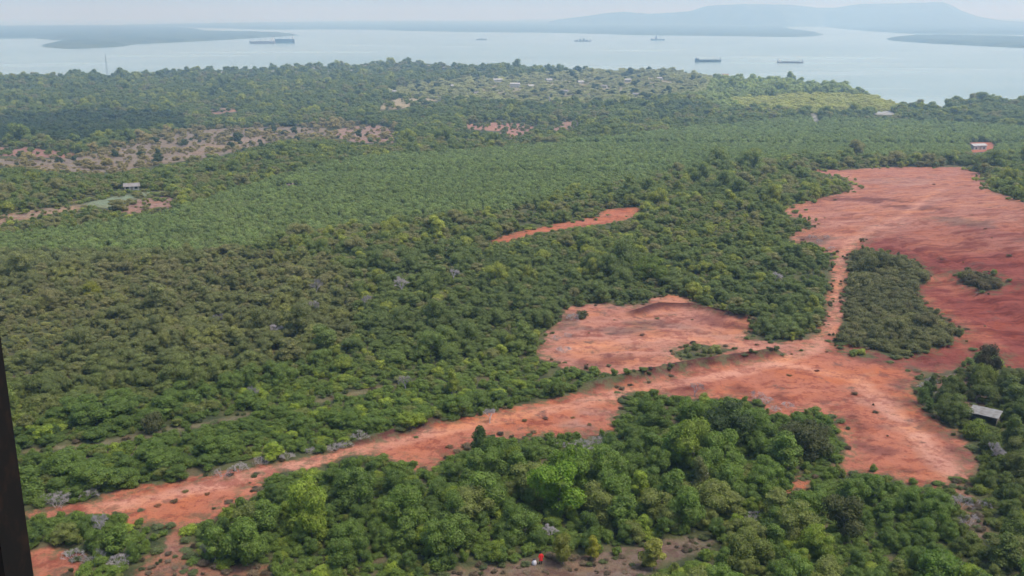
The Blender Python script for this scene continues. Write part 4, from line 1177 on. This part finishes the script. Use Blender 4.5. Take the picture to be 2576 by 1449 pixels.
# ------------------------------------------------------------------ ships at anchor
HB = mat('blue_hull', (.10, .15, .20), .6); HG = mat('grey_hull', (.20, .19, .22), .6); HR = mat('rust_hull', (.24, .20, .20), .7)  # hull colours lightened to carry some of the haze
SW = mat('ship_white', (.60, .60, .58), .6); DK = mat('ship_deck', (.12, .14, .13), .8); CR = mat('crane_steel', (.10, .11, .13), .6)
def ship(label, vx_, vy_, vw, kind, hull, flip=1, tall=1.0, yaw=0.0):
    gx, gy = spt(vx_, vy_)
    Ls = vw / F_V * math.hypot(gy, 115) / 2          # half length
    t = thing('cargo_ship', label, 'ship', (gx, gy, SEA_Z - 1.2), yaw if flip > 0 else math.pi + yaw, 'ships anchored in the strait')
    B = Ls * .2; fb = Ls * .13 * tall + 1.4
    rings = []
    for u in np.linspace(-1, 1, 13):
        w = B * (1 - max(0, (u - .55) / .45) ** 2 * .96) * (1 - .12 * max(0, (-u - .8) / .2))
        sheer = fb + (.055 * Ls * max(0, (u - .6) / .4) ** 1.6 + .03 * Ls * max(0, (-u - .7) / .3))
        rk = .05 * Ls * max(0, (u - .6) / .4)
        rings.append([(u * Ls - .5 * rk, -w * .75, 0), (u * Ls + rk, -w, sheer), (u * Ls + rk, w, sheer), (u * Ls - .5 * rk, w * .75, 0)])
    MB().loft(rings).build('hull', hull, t)
    hz = fb
    if kind in ('tanker', 'coaster'):
        MB().box(-.95 * Ls, -.68 * Ls, -B * .8, B * .8, hz, hz + Ls * .17).build('deckhouse', SW, t)
        br = MB().box(-.92 * Ls, -.74 * Ls, -B * .7, B * .7, hz + Ls * .17, hz + Ls * .28).build('bridge', SW, t)
        MB().box(-.735 * Ls, -.73 * Ls, -B * .62, B * .62, hz + Ls * .21, hz + Ls * .25).build('bridge_window', GLASS, br)
        MB().tube([(-.9 * Ls, 0, hz + Ls * .28), (-.9 * Ls, 0, hz + Ls * .38)], Ls * .02, 8).build('funnel', hull, t)
        MB().box(-.6 * Ls, .5 * Ls, -B * .6, B * .6, hz, hz + Ls * .025).build('hatch', DK, t)
        MB().tube([(.72 * Ls, 0, hz), (.72 * Ls, 0, hz + Ls * .3)], Ls * .012, 6).build('mast', CR, t)
        for k in (-.3, .15): MB().tube([(k * Ls, 0, hz), (k * Ls, 0, hz + Ls * .24), ((k + .22) * Ls, 0, hz + Ls * .34)], Ls * .016, 6).build('deck_crane', CR, t)
    if kind in ('landing', 'landing2'):
        MB().box(-.97 * Ls, -.74 * Ls, -B * .85, B * .85, hz, hz + Ls * .13).build('deckhouse', SW if kind == 'landing2' else hull, t)
        MB().box(-.93 * Ls, -.80 * Ls, -B * .7, B * .7, hz + Ls * .13, hz + Ls * .20).build('bridge', SW, t)
        for sy in (-1, 1): MB().box(-.72 * Ls, .8 * Ls, sy * B * .95 - .25, sy * B * .95 + .25, hz, hz + Ls * .03).build('bulwark', hull, t)
        v = [(.90 * Ls, -B * .45, hz), (.90 * Ls, B * .45, hz), (.72 * Ls + .25 * Ls, B * .4, hz + Ls * .2), (.97 * Ls, -B * .4, hz + Ls * .2)]
        v += [(a_ - Ls * .02, b_, c_) for a_, b_, c_ in v]
        MB().add(v, [(0, 1, 2, 3), (7, 6, 5, 4), (0, 4, 5, 1), (1, 5, 6, 2), (2, 6, 7, 3), (3, 7, 4, 0)]).build('bow_ramp', hull, t)
        MB().tube([(.55 * Ls, 0, hz), (.74 * Ls, 0, hz + Ls * .22)], Ls * .010, 6).build('derrick', CR, t)
        MB().box(-.6 * Ls, .6 * Ls, -B * .7, B * .7, hz, hz + Ls * .05).build('cargo', DK, t)
    if kind == 'barge':
        for k in range(4): MB().box((-.8 + .38 * k) * Ls, (-.55 + .38 * k) * Ls, -B * .7, B * .7, hz, hz + Ls * (.10 + .08 * ((k * 7) % 3))).build('cargo', DK, t)
        MB().box(.72 * Ls, .9 * Ls, -B * .6, B * .6, hz, hz + Ls * .28).build('deckhouse', SW, t)
        MB().tube([(-.2 * Ls, 0, hz), (-.2 * Ls, 0, hz + Ls * .5)], Ls * .02, 6).build('mast', CR, t)
    if kind == 'crane':
        MB().box(-.9 * Ls, -.5 * Ls, -B * .7, B * .7, hz, hz + Ls * .2).build('deckhouse', SW, t)
        MB().box(-.35 * Ls, -.1 * Ls, -B * .5, B * .5, hz, hz + Ls * .4).build('crane_house', CR, t)
        MB().tube([(-.2 * Ls, 0, hz + Ls * .3), (-.02 * Ls, 0, hz + Ls * 1.15)], [Ls * .05, Ls * .02], 6).build('crane_boom', CR, t)
        for k in (.25, .5): MB().tube([(k * Ls, 0, hz), (k * Ls, 0, hz + Ls * (.95 - .6 * k))], Ls * .018, 6).build('mast', CR, t)
    return t
ship('blue landing craft, larger dark one nearest the right shore', 1781, 156, 64, 'landing', HB, 1, 1.0, .06)
ship('slim mauve landing craft, rightmost ship in the strait', 1988, 158.5, 62, 'landing2', HG, 1, .55, -.05)
ship('pale grey cargo ship, leftmost of the pair at left', 660, 110, 62, 'coaster', HR, -1, 1.3)
ship('blue-grey high-sided tanker, right one of the pair at left', 712, 108.5, 56, 'tanker', HB, -1, 2.6)
ship('small grey barge left of the centre of the strait', 1211, 100.5, 26, 'barge', HG, 1, 1.0)
ship('low grey barge with deck cargo in the centre of the strait', 1466, 104.5, 42, 'barge', HG, 1, .8)
ship('blue work boat with tall crane in the strait', 1654, 101.5, 34, 'crane', HB, 1, 1.2)

def build_mast():
    gx, gy = gpt(270, 190, 0)
    zz = float(height(np.array([gx]), np.array([gy]))[0])
    t = thing('radio_mast', 'slim lattice radio mast rising above the left shore', 'mast', (gx, gy, zz))
    H_ = 46.0; b0, b1 = 1.6, .35
    for sx in (-1, 1):
        for sy in (-1, 1): MB().tube([(sx * b0, sy * b0, -.4), (sx * b1, sy * b1, H_)], .11, 5).build('leg', CR, t)
    mb = MB(); n = 14
    for k in range(n):
        z0, z1 = H_ * k / n, H_ * (k + 1) / n; w0 = b0 + (b1 - b0) * k / n; w1 = b0 + (b1 - b0) * (k + 1) / n
        for sx in (-1, 1):
            mb.tube([(sx * w0, -w0, z0), (sx * w1, w1, z1)], .05, 4); mb.tube([(-w0, sx * w0, z0), (w1, sx * w1, z1)], .05, 4)
    mb.build('bracing', CR, t)['kind'] = 'stuff'
    MB().tube([(0, 0, H_ - .2), (0, 0, H_ + 4)], .08, 5).build('antenna', CR, t)
build_mast()

# ------------------------------------------------------------------ labels that single each plant out
ORD = ['leftmost', 'second from left', 'third from left', 'fourth from left', 'fifth from left', 'sixth from left', 'seventh from left', 'eighth from left', 'ninth from left', 'tenth from left', 'eleventh from left', 'twelfth from left']
shared = {}
for o in COL.objects:
    if o.parent is None and 'label' in o.keys() and o.get('kind') is None: shared.setdefault(o['label'], []).append(o)
for lab, obs in shared.items():
    if len(obs) < 2 or len(obs) > 12: continue
    obs.sort(key=lambda o: float(proj(o.location.x, o.location.y, o.location.z)[0]))
    for o, w_ in zip(obs, ORD):
        words = f'{lab}, {w_}'.split()
        if len(words) > 16 and words[0] in ('tall', 'low'): words = words[1:]
        if len(words) > 16: words = [q_ for q_ in words if q_ not in ('well', 'just')]
        o['label'] = ' '.join(words)
